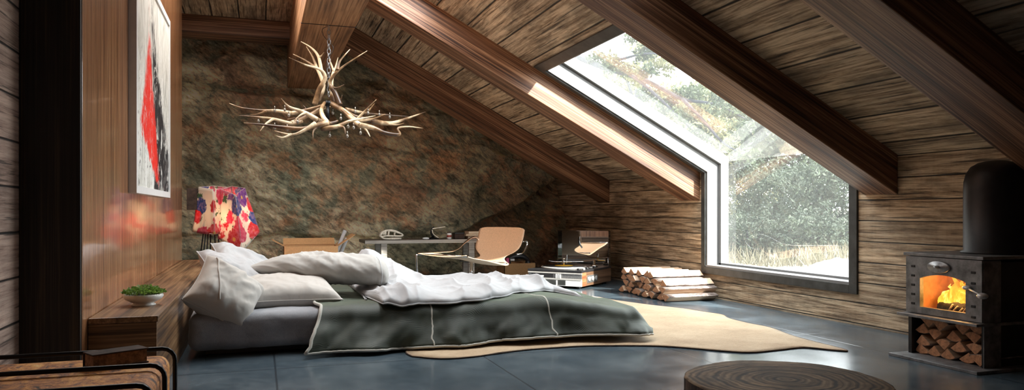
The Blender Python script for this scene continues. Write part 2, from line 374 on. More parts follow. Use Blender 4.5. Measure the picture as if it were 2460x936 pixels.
    tp = t.n('ShaderNodeBsdfTransparent', Color=(1, 0.97, 0.9, 1)).outputs[0]
    gl = t.n('ShaderNodeBsdfGlossy', Roughness=0.05).outputs[0]
    t.L.new(t.n('ShaderNodeMixShader', i0=fr, i1=tp, i2=gl).outputs[0], t.out.inputs['Surface'])
    MAT['stove_glass'] = t.m
    # smoked acrylic lid
    t = NT('smoked_acrylic', 0.03)
    tp = t.n('ShaderNodeBsdfTransparent', Color=(0.10, 0.10, 0.10, 1)).outputs[0]
    gl = t.n('ShaderNodeBsdfGlossy', Color=(0.75, 0.75, 0.75, 1), Roughness=0.02).outputs[0]
    t.L.new(t.n('ShaderNodeMixShader', i0=0.55, i1=tp, i2=gl).outputs[0], t.out.inputs['Surface'])
    MAT['acrylic'] = t.m
    # flames
    t = NT('flame', 0.5); p = t.p
    n = t.noise(t.scale(p, (9, 9, 5)), 1.0, 4, 0.6, 1.5)
    zc = t.n('ShaderNodeSeparateXYZ', i0=p).outputs[2]
    f = t.math('ADD', n, t.math('MULTIPLY', zc, -0.9))
    col = t.ramp(f, (0.15, (1.0, 0.22, 0.02)), (0.42, (1.0, 0.5, 0.05)), (0.62, (1.0, 0.83, 0.25)))
    em = t.n('ShaderNodeEmission', Color=col, Strength=t.maprange(f, 0.1, 0.65, 0.7, 2.0)).outputs[0]
    t.L.new(em, t.out.inputs['Surface'])
    MAT['flame'] = t.m
    # abstract painting: grey-white ground, a black mass and a red stroke
    t = NT('painted_canvas', 0.55); p = t.p
    sp = t.n('ShaderNodeSeparateXYZ', i0=p).outputs
    nx = t.math('MULTIPLY', t.math('SUBTRACT', t.noise(t.scale(p, (1, 9, 4)), 1.0, 6, 0.7, 0.8), 0.5), 1.0)
    yy = t.math('ADD', sp[1], t.math('MULTIPLY', nx, 0.55)); zz = t.math('ADD', t.math('MULTIPLY', sp[2], 0.5618), t.math('MULTIPLY', nx, 0.12))   # height 0..1
    gnd = t.ramp(t.noise(t.scale(p, (1, 6, 1.5)), 1.3, 7, 0.7, 1.0), (0.3, (0.16, 0.17, 0.14)), (0.42, (0.58, 0.58, 0.53)), (0.55, (0.80, 0.80, 0.76)))
    fn = lambda *st: t.math('MULTIPLY', t.n('ShaderNodeSeparateColor', i0=t.ramp(zz, *st)).outputs[0], 2.0)
    cb = fn((0.0, 0.86), (0.3, 0.74), (0.6, 0.56), (0.85, 0.46)); w = fn((0.0, 0.34), (0.22, 0.28), (0.45, 0.17), (0.68, 0.08), (0.95, 0.01))
    blk = t.maprange(t.math('SUBTRACT', t.math('ABSOLUTE', t.math('SUBTRACT', yy, cb)), w), -0.07, 0.05, 1, 0)
    hole = t.maprange(t.noise(t.scale(p, (1, 5, 3)), 1.0, 6, 0.7, 1.5), 0.52, 0.58, 1, 0.1)
    spl = t.maprange(t.noise(t.scale(p, (1, 12, 6)), 1.0, 6, 0.75, 2.5), 0.57, 0.60, 0, 1)
    spl = t.math('MULTIPLY', spl, t.maprange(zz, 0.2, 0.85, 1.0, 0.0))
    col = t.mix(t.math('MAXIMUM', t.math('MULTIPLY', blk, hole), spl), gnd, (0.012, 0.012, 0.016))
    cr = fn((0.06, 0.68), (0.16, 0.52), (0.32, 0.36), (0.5, 0.36), (0.72, 0.38)); wr = fn((0.05, 0.0), (0.14, 0.13), (0.32, 0.24), (0.46, 0.14), (0.62, 0.08), (0.78, 0.0))
    red = t.maprange(t.math('SUBTRACT', t.math('ABSOLUTE', t.math('SUBTRACT', yy, cr)), wr), -0.08, 0.02, 1, 0)
    strk = t.maprange(t.noise(t.scale(p, (1, 16, 5)), 1.0, 5, 0.7, 2.2), 0.34, 0.44, 0.0, 1)
    col = t.mix(t.math('MULTIPLY', red, strk), col, (0.85, 0.020, 0.008))
    t.base(col); t.bump(nx, 0.3, 0.01)
    MAT['canvas'] = t.m
    # leaves
    def leafmat(name, a, b, tr=0.4):
        t = NT(name, 0.55)
        n = t.noise(t.p, 1.7, 3, 0.6); c = t.ramp(n, (0.35, a), (0.65, b)); t.base(c)
        x = t.n('ShaderNodeBsdfTranslucent', Color=c).outputs[0]
        t.L.new(t.n('ShaderNodeMixShader', i0=tr, i1=t.b.outputs[0], i2=x).outputs[0], t.out.inputs['Surface'])
        return t.m
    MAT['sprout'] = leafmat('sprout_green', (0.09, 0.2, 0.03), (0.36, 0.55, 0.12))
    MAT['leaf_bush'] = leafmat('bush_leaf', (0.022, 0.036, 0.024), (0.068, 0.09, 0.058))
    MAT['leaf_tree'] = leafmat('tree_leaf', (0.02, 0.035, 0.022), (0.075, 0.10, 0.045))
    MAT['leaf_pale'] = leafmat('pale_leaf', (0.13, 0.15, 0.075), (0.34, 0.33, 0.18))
    MAT['grass'] = leafmat('dry_grass', (0.10, 0.10, 0.055), (0.2, 0.17, 0.12))
    MAT['tree_bark'] = mat_plain('tree_bark', (0.018, 0.02, 0.026), 0.9, var=0.3, sc=8, bump=0.5)
    MAT['yard'] = mat_plain('yard_soil', (0.11, 0.105, 0.075), 0.95, var=0.35, sc=3, bump=0.5)
    MAT['stone'] = mat_plain('white_stone', (0.5, 0.5, 0.49), 0.8, var=0.06, sc=7, bump=0.4)
    t = NT('clear_bulb', 0.08); t.base((0.3, 0.27, 0.23)); t.set(Metallic=0.5)
    MAT['bulb'] = t.m
    # antler: dark burr to pale tips
    t = NT('antler_bone', 0.35); p = t.p
    n = t.noise(p, 3.2, 3, 0.5); n2 = t.noise(t.scale(p, (14, 14, 14)), 1.0, 3, 0.6)
    t.base(t.ramp(t.math('ADD', t.math('MULTIPLY', n, 0.85), t.math('MULTIPLY', n2, 0.15)), (0.40, (0.06, 0.028, 0.012)), (0.48, (0.26, 0.15, 0.07)), (0.56, (0.72, 0.56, 0.36))))
    t.bump(n2, 0.15, 0.006)
    MAT['antler'] = t.m
special_materials()

# ---------------------------------------------------------------- mesh helpers
class MB:
    """collects shapes and links them as ONE mesh object"""
    def __init__(s): s.v = []; s.f = []; s.mi = []; s.sm = []
    def face(s, idx, mi=0, sm=False): s.f.append(tuple(idx)); s.mi.append(mi); s.sm.append(sm)
    def add(s, verts, faces, mi=0, sm=False):
        b = len(s.v); s.v += [Vector(v) for v in verts]
        for f in faces: s.face([b + i for i in f], mi, sm)
        return s
    def box(s, lo, hi, mi=0, M=None):
        (a, b, c), (d, e, f) = lo, hi
        vs_ = [Vector(q) for q in ((a, b, c), (d, b, c), (d, e, c), (a, e, c), (a, b, f), (d, b, f), (d, e, f), (a, e, f))]
        if M is not None: vs_ = [M @ q for q in vs_]
        return s.add(vs_, [(0, 3, 2, 1), (4, 5, 6, 7), (0, 1, 5, 4), (1, 2, 6, 5), (2, 3, 7, 6), (3, 0, 4, 7)], mi)
    def prism(s, poly, vec, mi=0, sm=False):
        n = len(poly); vec = Vector(vec)
        vs_ = [Vector(q) for q in poly] + [Vector(q) + vec for q in poly]
        s.add(vs_, [tuple(range(n))[::-1], tuple(range(n, 2 * n))] + [(i, (i + 1) % n, n + (i + 1) % n, n + i) for i in range(n)], mi, sm)
        return s
    def tube(s, pts, rad, seg=8, mi=0, closed=False, cap=True):
        P = [Vector(q) for q in pts]; n = len(P)
        R = rad if hasattr(rad, '__len__') else [rad] * n
        b = len(s.v); prev = None
        for i, q in enumerate(P):
            if closed: d = P[(i + 1) % n] - P[i - 1]
            else: d = P[min(i + 1, n - 1)] - P[max(i - 1, 0)]
            d = d.normalized() if d.length > 1e-9 else Vector((0, 0, 1))
            if prev is None:
                a = Vector((0, 0, 1)) if abs(d.z) < 0.9 else Vector((1, 0, 0)); u = d.cross(a).normalized()
            else:
                u = prev - d * prev.dot(d); u = u.normalized() if u.length > 1e-6 else d.orthogonal().normalized()
            prev = u; w = d.cross(u)
            for k in range(seg):
                an = 2 * PI * k / seg
                s.v.append(q + (u * math.cos(an) + w * math.sin(an)) * R[i])
        m = n if closed else n - 1
        for i in range(m):
            for k in range(seg):
                j = (i + 1) % n
                s.face((b + i * seg + k, b + i * seg + (k + 1) % seg, b + j * seg + (k + 1) % seg, b + j * seg + k), mi, True)
        if cap and not closed:
            s.face([b + k for k in range(seg)][::-1], mi); s.face([b + (n - 1) * seg + k for k in range(seg)], mi)
        return s
    def lathe(s, prof, c=(0, 0, 0), seg=28, mi=0, sx=1.0, sy=1.0, sm=True):
        b = len(s.v); c = Vector(c); n = len(prof)
        for r, z in prof:
            for k in range(seg):
                a = 2 * PI * k / seg
                s.v.append(c + Vector((r * math.cos(a) * sx, r * math.sin(a) * sy, z)))
        for i in range(n - 1):
            for k in range(seg):
                s.face((b + i * seg + k, b + i * seg + (k + 1) % seg, b + (i + 1) * seg + (k + 1) % seg, b + (i + 1) * seg + k), mi, sm)
        if prof[0][0] > 1e-6: s.face([b + k for k in range(seg)][::-1], mi)
        if prof[-1][0] > 1e-6: s.face([b + (n - 1) * seg + k for k in range(seg)], mi)
        return s
    def sphere(s, c, r, seg=12, rings=8, mi=0):
        rr = r if hasattr(r, '__len__') else (r, r, r)
        b0 = len(s.v)
        s.lathe([(math.sin(PI * i / rings), -math.cos(PI * i / rings)) for i in range(rings + 1)], (0, 0, 0), seg, mi)
        for i in range(b0, len(s.v)): q = s.v[i]; s.v[i] = Vector((q.x * rr[0], q.y * rr[1], q.z * rr[2])) + Vector(c)
        return s
    def grid(s, fn, nu, nv, mi=0, sm=True, flip=False):
        b = len(s.v)
        for j in range(nv + 1):
            for i in range(nu + 1): s.v.append(Vector(fn(i / nu, j / nv)))
        w = nu + 1
        for j in range(nv):
            for i in range(nu):
                q = (b + j * w + i, b + j * w + i + 1, b + (j + 1) * w + i + 1, b + (j + 1) * w + i)
                s.face(q[::-1] if flip else q, mi, sm)
        return s
    def xf(s, M): s.v = [M @ q for q in s.v]; return s
    def obj(s, name, mats, parent=None, bevel=0.0, world=True, subsurf=0, bseg=2):
        me = bpy.data.meshes.new(name)
        off = Vector((0, 0, 0))
        if parent is not None and world: off = root_loc(parent)
        me.from_pydata([tuple(q - off) for q in s.v], [], s.f)
        if not isinstance(mats, (list, tuple)): mats = [mats]
        for m in mats: me.materials.append(MAT[m] if isinstance(m, str) else m)
        me.polygons.foreach_set('material_index', s.mi); me.polygons.foreach_set('use_smooth', s.sm)
        me.validate(); me.update()
        o = bpy.data.objects.new(name, me); COL.objects.link(o)
        if parent is not None: o.parent = parent
        if bevel:
            md = o.modifiers.new('bevel', 'BEVEL'); md.width = bevel; md.segments = bseg; md.limit_method = 'ANGLE'; md.angle_limit = 0.7
        if subsurf:
            md = o.modifiers.new('subdivision', 'SUBSURF'); md.levels = md.render_levels = subsurf
        return o

def root_loc(o):
    l = Vector((0, 0, 0))
    while o is not None: l = l + o.location; o = o.parent
    return l
def tag(o, label, cat, group=None, kind=None):
    if label: o['label'] = label
    if cat: o['category'] = cat
    if group: o['group'] = group
    if kind: o['kind'] = kind
    return o
def thing(name, label, cat, loc=(0, 0, 0), rz=0.0, group=None):
    o = bpy.data.objects.new(name, None); COL.objects.link(o)
    o.location = loc; o.rotation_euler = (0, 0, rz); o.empty_display_size = 0.1
    return tag(o, label, cat, group)
def copy_tree(o, parent=None):
    c = o.copy(); COL.objects.link(c)
    if parent is not None: c.parent = parent
    for ch in list(o.children): copy_tree(ch, c)
    return c
def struct(mb, name, mats, **k):
    o = mb.obj(name, mats, **k); o['kind'] = 'structure'; return o
def smooth_path(pts, n=6):
    P = [Vector(q) for q in pts]; out = []
    for i in range(len(P) - 1):
        a = P[max(i - 1, 0)]; b = P[i]; c = P[i + 1]; d = P[min(i + 2, len(P) - 1)]
        for k in range(n):
            t = k / n
            out.append(0.5 * ((2 * b) + (c - a) * t + (2 * a - 5 * b + 4 * c - d) * t * t + (3 * b - 3 * c + d - a) * t ** 3))
    out.append(P[-1]); return out
def lerp_list(vals, n):
    out = []
    for i in range(n):
        t = i / (n - 1) * (len(vals) - 1); k = min(int(t), len(vals) - 2); out.append(vals[k] + (vals[k + 1] - vals[k]) * (t - k))
    return out
def fbm(x, y, z, o=4): return noise.fractal(Vector((x, y, z)), 1.0, 2.0, o)
def sstep(a, b, x):
    t = min(1, max(0, (x - a) / (b - a))); return t * t * (3 - 2 * t)
ORD = ['first', 'second', 'third', 'fourth', 'fifth', 'sixth', 'seventh', 'eighth', 'ninth', 'tenth', 'eleventh', 'twelfth']
# ---------------------------------------------------------------- the room
Y_BACK, Y_FRONT = 13.5, -2.6
WY0, WY1, WZ0, WX0 = 5.78, 8.25, 0.385, 3.225      # window opening: along the wall, sill height, top edge on the slope
TH = 0.30
nxz = Vector((SL, 0, 1)).normalized()
struct(MB().box((XL - 0.3, Y_FRONT - 0.2, -0.2), (XW + 0.6, Y_BACK + 0.3, 0.0)), 'floor', 'floor')
w = MB()
def roofz_c(x): return roof_z(x) + 0.1
w.box((XW, Y_FRONT, 0), (XW + TH, WY0, ZC + 0.1)); w.box((XW, WY1, 0), (XW + TH, Y_BACK, ZC + 0.1)); w.box((XW, WY0, 0), (XW + TH, WY1, WZ0))
struct(w, 'wall_right', 'planks_wall')
def slab(mb, y0, y1, xa, xb):
    a = Vector((xa, y0, roof_z(xa))); b = Vector((xb, y0, roof_z(xb))); o = nxz * TH
    mb.prism([a, b, b + o, a + o], (0, y1 - y0, 0))
c = MB()
slab(c, Y_FRONT, WY0, 0.4, XW + 0.02); slab(c, WY1, Y_BACK, 0.4, XW + 0.02); slab(c, WY0, WY1, 0.4, WX0)
struct(c, 'ceiling', 'planks_roof')
def added_roof_window(n, xa, xb, y0, y1):
    # a made-up closed window and blind, unseen, added to go with a fill light
    e = bpy.data.objects.new('window_%d' % n, None); COL.objects.link(e); e['kind'] = 'structure'; e.location = ((xa + xb) / 2, (y0 + y1) / 2, roof_z((xa + xb) / 2))
    def lay(mb, a, b, c_, d, h0, h1):
        p = Vector((a, c_, roof_z(a))) - nxz * h0; q = Vector((b, c_, roof_z(b))) - nxz * h0
        mb.prism([p, q, q - nxz * (h1 - h0), p - nxz * (h1 - h0)], (0, d - c_, 0))
    f = MB(); w_ = 0.06
    lay(f, xa - w_, xa, y0, y1, 0, 0.025); lay(f, xb, xb + w_, y0, y1, 0, 0.025); lay(f, xa - w_, xb + w_, y0 - 0.03, y0, 0, 0.025); lay(f, xa - w_, xb + w_, y1, y1 + 0.03, 0, 0.025)
    f.obj('window_casing', 'dark_casing', e)
    g = MB(); lay(g, xa, xb, y0, y1, 0.001, 0.008); g.obj('window_blind', 'white_paint', e)
added_roof_window(2, 1.15, 2.85, 3.92, 5.14)
cwn = bpy.data.objects.new('window_4', None); COL.objects.link(cwn); cwn['kind'] = 'structure'; cwn.location = (-0.3, 7.9, 3.94)  # made-up ceiling window with blind, unseen, added above a fill light
m = MB(); X0, X1, Y0, Y1 = -0.78, 0.18, 6.6, 9.2
for a_, b_ in (((X0 - .05, Y0 - .05), (X0, Y1 + .05)), ((X1, Y0 - .05), (X1 + .05, Y1 + .05)), ((X0, Y0 - .05), (X1, Y0)), ((X0, Y1), (X1, Y1 + .05))): m.box((*a_, 3.915), (*b_, 3.94))
m.obj('window_casing', 'dark_casing', cwn)
m = MB(); m.box((X0, Y0, 3.932), (X1, Y1, 3.939)); m.obj('window_blind', 'white_paint', cwn)
added_roof_window(3, 1.15, 1.85, 5.85, 8.13)
struct(MB().box((XL - 0.2, Y_FRONT, 3.94), (0.45, Y_BACK, 4.6)), 'ceiling_left', 'planks_roof')
struct(MB().box((XL - 0.2, Y_FRONT, 0), (XL, Y_BACK, 4.0)), 'wall_left', 'planks_left')
fr = MB(); fr.prism([(XL - 0.2, Y_FRONT - 0.2, 0), (XW + 0.3, Y_FRONT - 0.2, 0), (XW + 0.3, Y_FRONT - 0.2, 1.75), (0.4, Y_FRONT - 0.2, 4.5), (XL - 0.2, Y_FRONT - 0.2, 4.5)], (0, 0.2, 0))
struct(fr, 'wall_front', 'planks_rear')

# boulder wall
A1 = at(1130, 548, y=12.7); A2 = at(1240, 500, y=12.8); A3 = at(1345, 432, y=12.9)
LEDGE = at(560, 208, y=12.6).z
def crackdist(x, z):
    if x < A2.x: q = A1.z + (x - A1.x) * (A2.z - A1.z) / (A2.x - A1.x)
    else: q = A2.z + (x - A2.x) * (A3.z - A2.z) / (A3.x - A2.x)
    return z - q
def rockY(x, z):
    y = 12.95
    y -= 0.28 * math.sin(PI * min(1, max(0, (x + 1.3) / 6.6))) * math.sin(PI * min(1, max(0.0, (z + 0.5) / 4.2)))
    y -= 0.27 * fbm(x * 0.55 + 3, 1.0, z * 0.8, 3)
    r = noise.ridged_multi_fractal(Vector((x * 0.9, 4.0, z * 1.5)), 0.9, 2.1, 5, 1.0, 2.0)
    y -= 0.085 * r
    y -= 0.07 * fbm(x * 2.6 - z * 1.6, 2.0, z * 4.2 + x * 2.0, 5)
    d = crackdist(x, z) + 0.05 * fbm(x * 2, 7, z * 2, 3)
    right = sstep(2.6, 3.5, x)
    y += right * (0.38 * (1 - sstep(-0.05, 0.08, d)) - 0.22 * (1 - sstep(-0.75, -0.25, d)))
    e = z - LEDGE - 0.05 * fbm(x * 1.5, 3, 0, 3) + 0.02 * (x + 0.3)
    left = 1 - sstep(0.5, 1.3, x)
    y += left * (0.22 * math.exp(-(e / 0.06) ** 2) - 0.10 * sstep(0, 0.15, e))
    d2 = z - (0.66 + 0.10 * fbm(x * 1.4, 5, 0, 3))
    y += 0.14 * math.exp(-(d2 / 0.04) ** 2) * (1 - right)
    return y
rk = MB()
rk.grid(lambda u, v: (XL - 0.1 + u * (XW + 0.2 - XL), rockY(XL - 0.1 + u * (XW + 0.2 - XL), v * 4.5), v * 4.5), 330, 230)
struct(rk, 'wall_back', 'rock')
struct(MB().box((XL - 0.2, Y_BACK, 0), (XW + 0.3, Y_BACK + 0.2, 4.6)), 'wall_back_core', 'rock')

# ridge beam and rafters
RH = 0.37
struct_beams = []
rb = MB(); rb.box((RIDGE_X0, Y_FRONT, RIDGE_Z), (RIDGE_X1, 12.75, 4.3))
tag(rb.obj('ridge_beam', 'ridge', bevel=0.012), 'wide pale brown ridge beam running overhead from which the antler chandelier hangs', 'beam')
def rafter(y0, y1, label, zb=1.24):
    m = MB(); xa, xb = RIDGE_X1 - 0.01, XW - 0.002
    lo = lambda x: zb + SL * (XW - x)
    m.prism([(xa, y0, lo(xa)), (xb, y0, lo(xb)), (xb, y0, roof_z(xb) + 0.03), (xa, y0, roof_z(xa) + 0.03)], (0, y1 - y0, 0))
    tag(m.obj('rafter', 'rafter', bevel=0.008), label, 'beam', 'sloping rafters')
rafter(11.04, 11.45, 'sloping brown rafter farthest back, ending above the record player by the boulder wall')
rafter(8.39, 8.84, 'sloping rafter with its side in bright sun, along the left edge of the big window', 1.238)
rafter(5.21, 5.60, 'large dark rafter along the right edge of the big window', 1.25)
rafter(3.39, 3.85, 'darkest sloping rafter above the wood stove at the right', 1.25)
tie = MB(); tie.box((XL, 11.6, 3.68), (RIDGE_X0 + 0.01, 12.05, 3.96))
tag(tie.obj('tie_beam', 'tie', bevel=0.008), 'short horizontal reddish brown beam under the flat ceiling at upper left, above the boulder', 'beam')
pn = MB(); pn.box((XL + 0.001, 4.566, 0.0), (XP, 9.975, 3.94))
wp = tag(pn.obj('wall_panel', 'panel', bevel=0.004), 'tall varnished brown wood panel behind the bed head carrying the painting', 'panel')
m = MB(); m.box((XL + 0.001, 4.536, 0.0), (XP - 0.004, 4.566, 3.94)); o = m.obj('end_board', 'dark_stain', wp, bevel=0.003); o['label'] = 'almost black board at the near end of the panel'  # added facing; the end's shade is painted near black

# window: casing, white reveal, sash and panes
win = bpy.data.objects.new('window_1', None); COL.objects.link(win); win.location = (XW, (WY0 + WY1) / 2, 0); win['kind'] = 'structure'
def wz(x): return roof_z(x)
cs = MB(); ct = 0.022; cw = 0.085
for y0, y1 in ((WY0 - cw - 0.015, WY0), (WY1, WY1 + cw)):
    cs.box((XW - ct, y0, WZ0 - cw), (XW + 0.001, y1, ZC - 0.004))
    a = Vector((WX0 - 0.11, y0, wz(WX0 - 0.11))); b = Vector((XW, y0, wz(XW))); o = nxz * ct
    cs.prism([a - o, b - o - Vector((0, 0, 0.0)), b, a], (0, y1 - y0, 0))
cs.box((XW - ct, WY0, WZ0 - cw), (XW + 0.001, WY1, WZ0))
a = Vector((WX0 - 0.11, WY0, wz(WX0 - 0.11))); b = Vector((WX0, WY0, wz(WX0))); o = nxz * ct
cs.prism([a - o, b - o, b, a], (0, WY1 - WY0, 0))
cs.obj('window_casing', 'dark_casing', win, bevel=0.003)
def ell(off0, off1, z0=WZ0, xtop=WX0):
    """profile of the bent opening between two depths behind the inner face"""
    def line(off):
        kx = XW + off; kz = ZC + off * (math.sqrt(1 + SL * SL) - SL)
        t = Vector((xtop, 0, wz(xtop))) + nxz * off
        return [Vector((kx, 0, z0)), Vector((kx, 0, kz)), t]
    p, q = line(off0), line(off1); return [p[0], p[1], p[2]], [q[0], q[1], q[2]]
def ell_prism(mb, off0, off1, y0, y1, z0=WZ0, xtop=WX0):
    p, q = ell(off0, off1, z0, xtop)
    for i in (0, 1):
        poly = [p[i], p[i + 1], q[i + 1], q[i]]
        mb.prism([v + Vector((0, y0, 0)) for v in poly], (0, y1 - y0, 0))
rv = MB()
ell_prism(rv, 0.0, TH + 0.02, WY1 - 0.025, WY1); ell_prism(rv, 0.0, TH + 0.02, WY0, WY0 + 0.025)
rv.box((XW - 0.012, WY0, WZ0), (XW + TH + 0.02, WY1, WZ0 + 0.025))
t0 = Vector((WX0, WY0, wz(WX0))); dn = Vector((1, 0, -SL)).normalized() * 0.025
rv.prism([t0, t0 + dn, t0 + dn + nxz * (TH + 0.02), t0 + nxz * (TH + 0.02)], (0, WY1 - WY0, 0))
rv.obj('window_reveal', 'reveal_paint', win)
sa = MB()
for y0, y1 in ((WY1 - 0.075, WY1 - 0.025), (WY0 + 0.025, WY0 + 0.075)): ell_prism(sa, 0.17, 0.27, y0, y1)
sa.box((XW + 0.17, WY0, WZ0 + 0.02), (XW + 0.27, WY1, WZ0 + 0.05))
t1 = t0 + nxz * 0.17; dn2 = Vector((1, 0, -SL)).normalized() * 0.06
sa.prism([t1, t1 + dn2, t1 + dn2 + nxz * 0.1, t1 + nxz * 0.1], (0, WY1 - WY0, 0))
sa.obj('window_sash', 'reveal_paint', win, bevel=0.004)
gp = MB(); P0, Q0 = ell(0.215, 0.219, WZ0 + 0.03, WX0)
m = MB(); n_ = len(P0)
def gy(v, y): return v + Vector((0, y, 0))
for side, rev in ((P0, 0), (Q0, 1)):
    for i in (0, 1):
        v4 = [gy(side[i], WY0 + 0.05), gy(side[i + 1], WY0 + 0.05), gy(side[i + 1], WY1 - 0.05), gy(side[i], WY1 - 0.05)]
        m.add(v4, [(0, 1, 2, 3) if rev == 0 else (3, 2, 1, 0)])
m.obj('window_pane', 'glass', win)
portal((XW + 0.36, (WY0 + WY1) / 2, 1.0), (-1, 0, 0), (0, 0, 1), 2.6, 1.4)
mid = Vector(((WX0 + XW) / 2, (WY0 + WY1) / 2, wz((WX0 + XW) / 2))) + nxz * 0.36
portal(mid, -nxz, (1, 0, -SL), 2.6, 2.8)

# ---------------------------------------------------------------- out of doors
def yardz(x, y): return 0.16 + 0.10 * fbm(x * 0.5, y * 0.5, 0, 3) + 0.045 * max(0, x - 9)
yd = MB(); yd.grid(lambda u, v: (XW + 0.3 + u * 26, -6 + v * 44, yardz(XW + 0.3 + u * 26, -6 + v * 44)), 60, 90)
struct(yd, 'ground', 'yard')
def leaves(mb, c, r, n, size, seed, mi=0, shell=0.55):
    rg = random.Random(seed); c = Vector(c)
    for _ in range(n):
        while True:
            d = Vector((rg.uniform(-1, 1), rg.uniform(-1, 1), rg.uniform(-1, 1)))
            if 0.05 < d.length <= 1: break
        d.normalize(); k = 0.72 + 0.42 * fbm(d.x * 2.3 + seed, d.y * 2.3, d.z * 2.3, 3)
        k *= shell + (1 - shell) * rg.random() ** 0.5
        p = c + Vector((d.x * r[0], d.y * r[1], d.z * r[2])) * k
        u = Vector((rg.gauss(0, 1), rg.gauss(0, 1), rg.gauss(0, 1))).normalized(); v = u.orthogonal().normalized()
        v = (Matrix.Rotation(rg.uniform(0, 6.3), 3, u) @ v); L = size * rg.uniform(0.6, 1.4); W = L * 0.42; nn = u.cross(v)
        b = len(mb.v)
        mb.v += [p - u * L * 0.5, p + v * W * 0.5 + nn * W * 0.15, p + u * L * 0.5, p - v * W * 0.5 + nn * W * 0.15]
        mb.face((b, b + 1, b + 2, b + 3), mi)
def bush(u, v, x, r, n, size, seed, mat, label):
    c = at(u, v, x=x); g = yardz(c.x, c.y)
    t = thing('bush', label, 'bush', (c.x, c.y, g), 0, 'bushes outside the window')
    m = MB(); leaves(m, c, r, n, size, seed); m.obj('foliage', mat, t)
    s = MB(); rg = random.Random(seed)
    for k in range(5):
        e = c + Vector((rg.uniform(-.5, .5) * r[0], rg.uniform(-.5, .5) * r[1], rg.uniform(-.1, .4) * r[2]))
        s.tube(smooth_path([(c.x + rg.uniform(-.1, .1), c.y + rg.uniform(-.1, .1), g - 0.05), (c.x * .6 + e.x * .4, c.y * .6 + e.y * .4, (g + e.z) / 2), e], 4), lerp_list([0.035, 0.012], 9), 5)
    s.obj('stem', 'tree_bark', t)
bush(1800, 575, 9.6, (0.9, 1.0, 0.75), 6000, 0.075, 11, 'leaf_bush', 'low green bush nearest the left side of the window, behind the chair reflection')
bush(1960, 580, 10.2, (1.1, 1.1, 0.8), 6500, 0.08, 12, 'leaf_bush', 'low bushy shrub at the right side of the window above the white stones')
bush(1880, 500, 12.6, (1.7, 1.8, 1.5), 12000, 0.095, 13, 'leaf_bush', 'tall grey green bush filling the middle of the window')
bush(2020, 490, 12.0, (1.6, 1.5, 1.6), 12000, 0.095, 14, 'leaf_bush', 'tall dense bush at the far right of the window')
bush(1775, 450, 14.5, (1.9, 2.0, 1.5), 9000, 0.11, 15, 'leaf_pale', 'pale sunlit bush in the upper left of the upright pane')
def tree(u, v, x, r, n, size, seed, mat, label, h0=None):
    c = at(u, v, x=x); g = yardz(c.x, c.y)
    t = thing('tree', label, 'tree', (c.x, c.y, g), 0, 'trees outside the window')
    rg = random.Random(seed)
    tr = MB(); tr.tube(smooth_path([(c.x, c.y, g - 0.1), (c.x + 0.1, c.y - 0.1, g + (c.z - g) * 0.5), (c.x, c.y, c.z)], 5), lerp_list([0.2, 0.15, 0.08], 11), 8)
    tr.obj('trunk', 'tree_bark', t)
    br = MB()
    m = MB()
    for k in range(7):
        d = Vector((rg.uniform(-1, 1) * r[0], rg.uniform(-1, 1) * r[1], rg.uniform(-0.8, 0.9) * r[2])) * 0.75
        br.tube(smooth_path([(c.x, c.y, c.z - r[2] * 0.4), c + d * 0.5 + Vector((0, 0, 0.15)), c + d], 4), lerp_list([0.07, 0.02], 9), 6)
        leaves(m, c + d, (r[0] * .5, r[1] * .5, r[2] * .45), n // 7, size, seed * 10 + k)
    br.obj('branch', 'tree_bark', t); m.obj('foliage', mat, t)
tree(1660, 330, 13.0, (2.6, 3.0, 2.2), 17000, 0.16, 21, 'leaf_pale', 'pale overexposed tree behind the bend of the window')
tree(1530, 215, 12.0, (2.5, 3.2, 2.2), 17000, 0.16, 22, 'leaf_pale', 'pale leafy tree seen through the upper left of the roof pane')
tree(1860, 385, 16.0, (2.6, 3.0, 2.2), 14000, 0.17, 23, 'leaf_tree', 'green tree beyond the bushes at the right end of the roof pane')
# the old tree whose limb sweeps across the roof pane
q = lambda u, v, x: at(u, v, x=x)
tb = q(1400, 320, 9.2); g = yardz(tb.x, tb.y)
ot = thing('tree', 'old tree whose dark crooked limb sweeps across the roof pane', 'tree', (tb.x, tb.y, g), 0, 'trees outside the window')
m = MB(); m.tube(smooth_path([(tb.x, tb.y, g - 0.1), (tb.x - 0.1, tb.y, g + 1.6), q(1360, 120, 9.0), q(1350, 20, 9.0)], 6), lerp_list([0.30, 0.24, 0.2, 0.15], 19), 10)
m.obj('trunk', 'tree_bark', ot)
limbs = [[(1362, 125), (1440, 158), (1520, 182), (1580, 208), (1640, 238), (1715, 250), (1790, 285)],
         [(1440, 158), (1500, 140), (1560, 128), (1640, 140)],
         [(1640, 238), (1690, 290), (1740, 345), (1800, 375)],
         [(1520, 182), (1580, 232), (1640, 290), (1680, 330)],
         [(1356, 70), (1430, 60), (1530, 82), (1600, 120)]]
lf = MB()
for k, L in enumerate(limbs):
    pts = smooth_path([q(u, v, 9.0 + 0.12 * i) for i, (u, v) in enumerate(L)], 5)
    rad = lerp_list([0.10 if k == 0 else 0.045, 0.06 if k == 0 else 0.03, 0.012], len(pts))
    b = MB(); b.tube(pts, rad, 7); b.obj('limb', 'tree_bark', ot)
    rg = random.Random(50 + k)
    for p_ in pts[4::3]:
        cc = p_ + Vector((rg.uniform(-.3, .3), rg.uniform(-.4, .4), rg.uniform(-.25, .3)))
        leaves(lf, cc, (0.42, 0.46, 0.28), 260 if k in (1, 4) else 170, 0.12, 500 + k * 40 + int(p_.y * 10), 0, 0.2)
lf.obj('foliage', 'leaf_tree', ot)
gr = MB(); rg = random.Random(5)
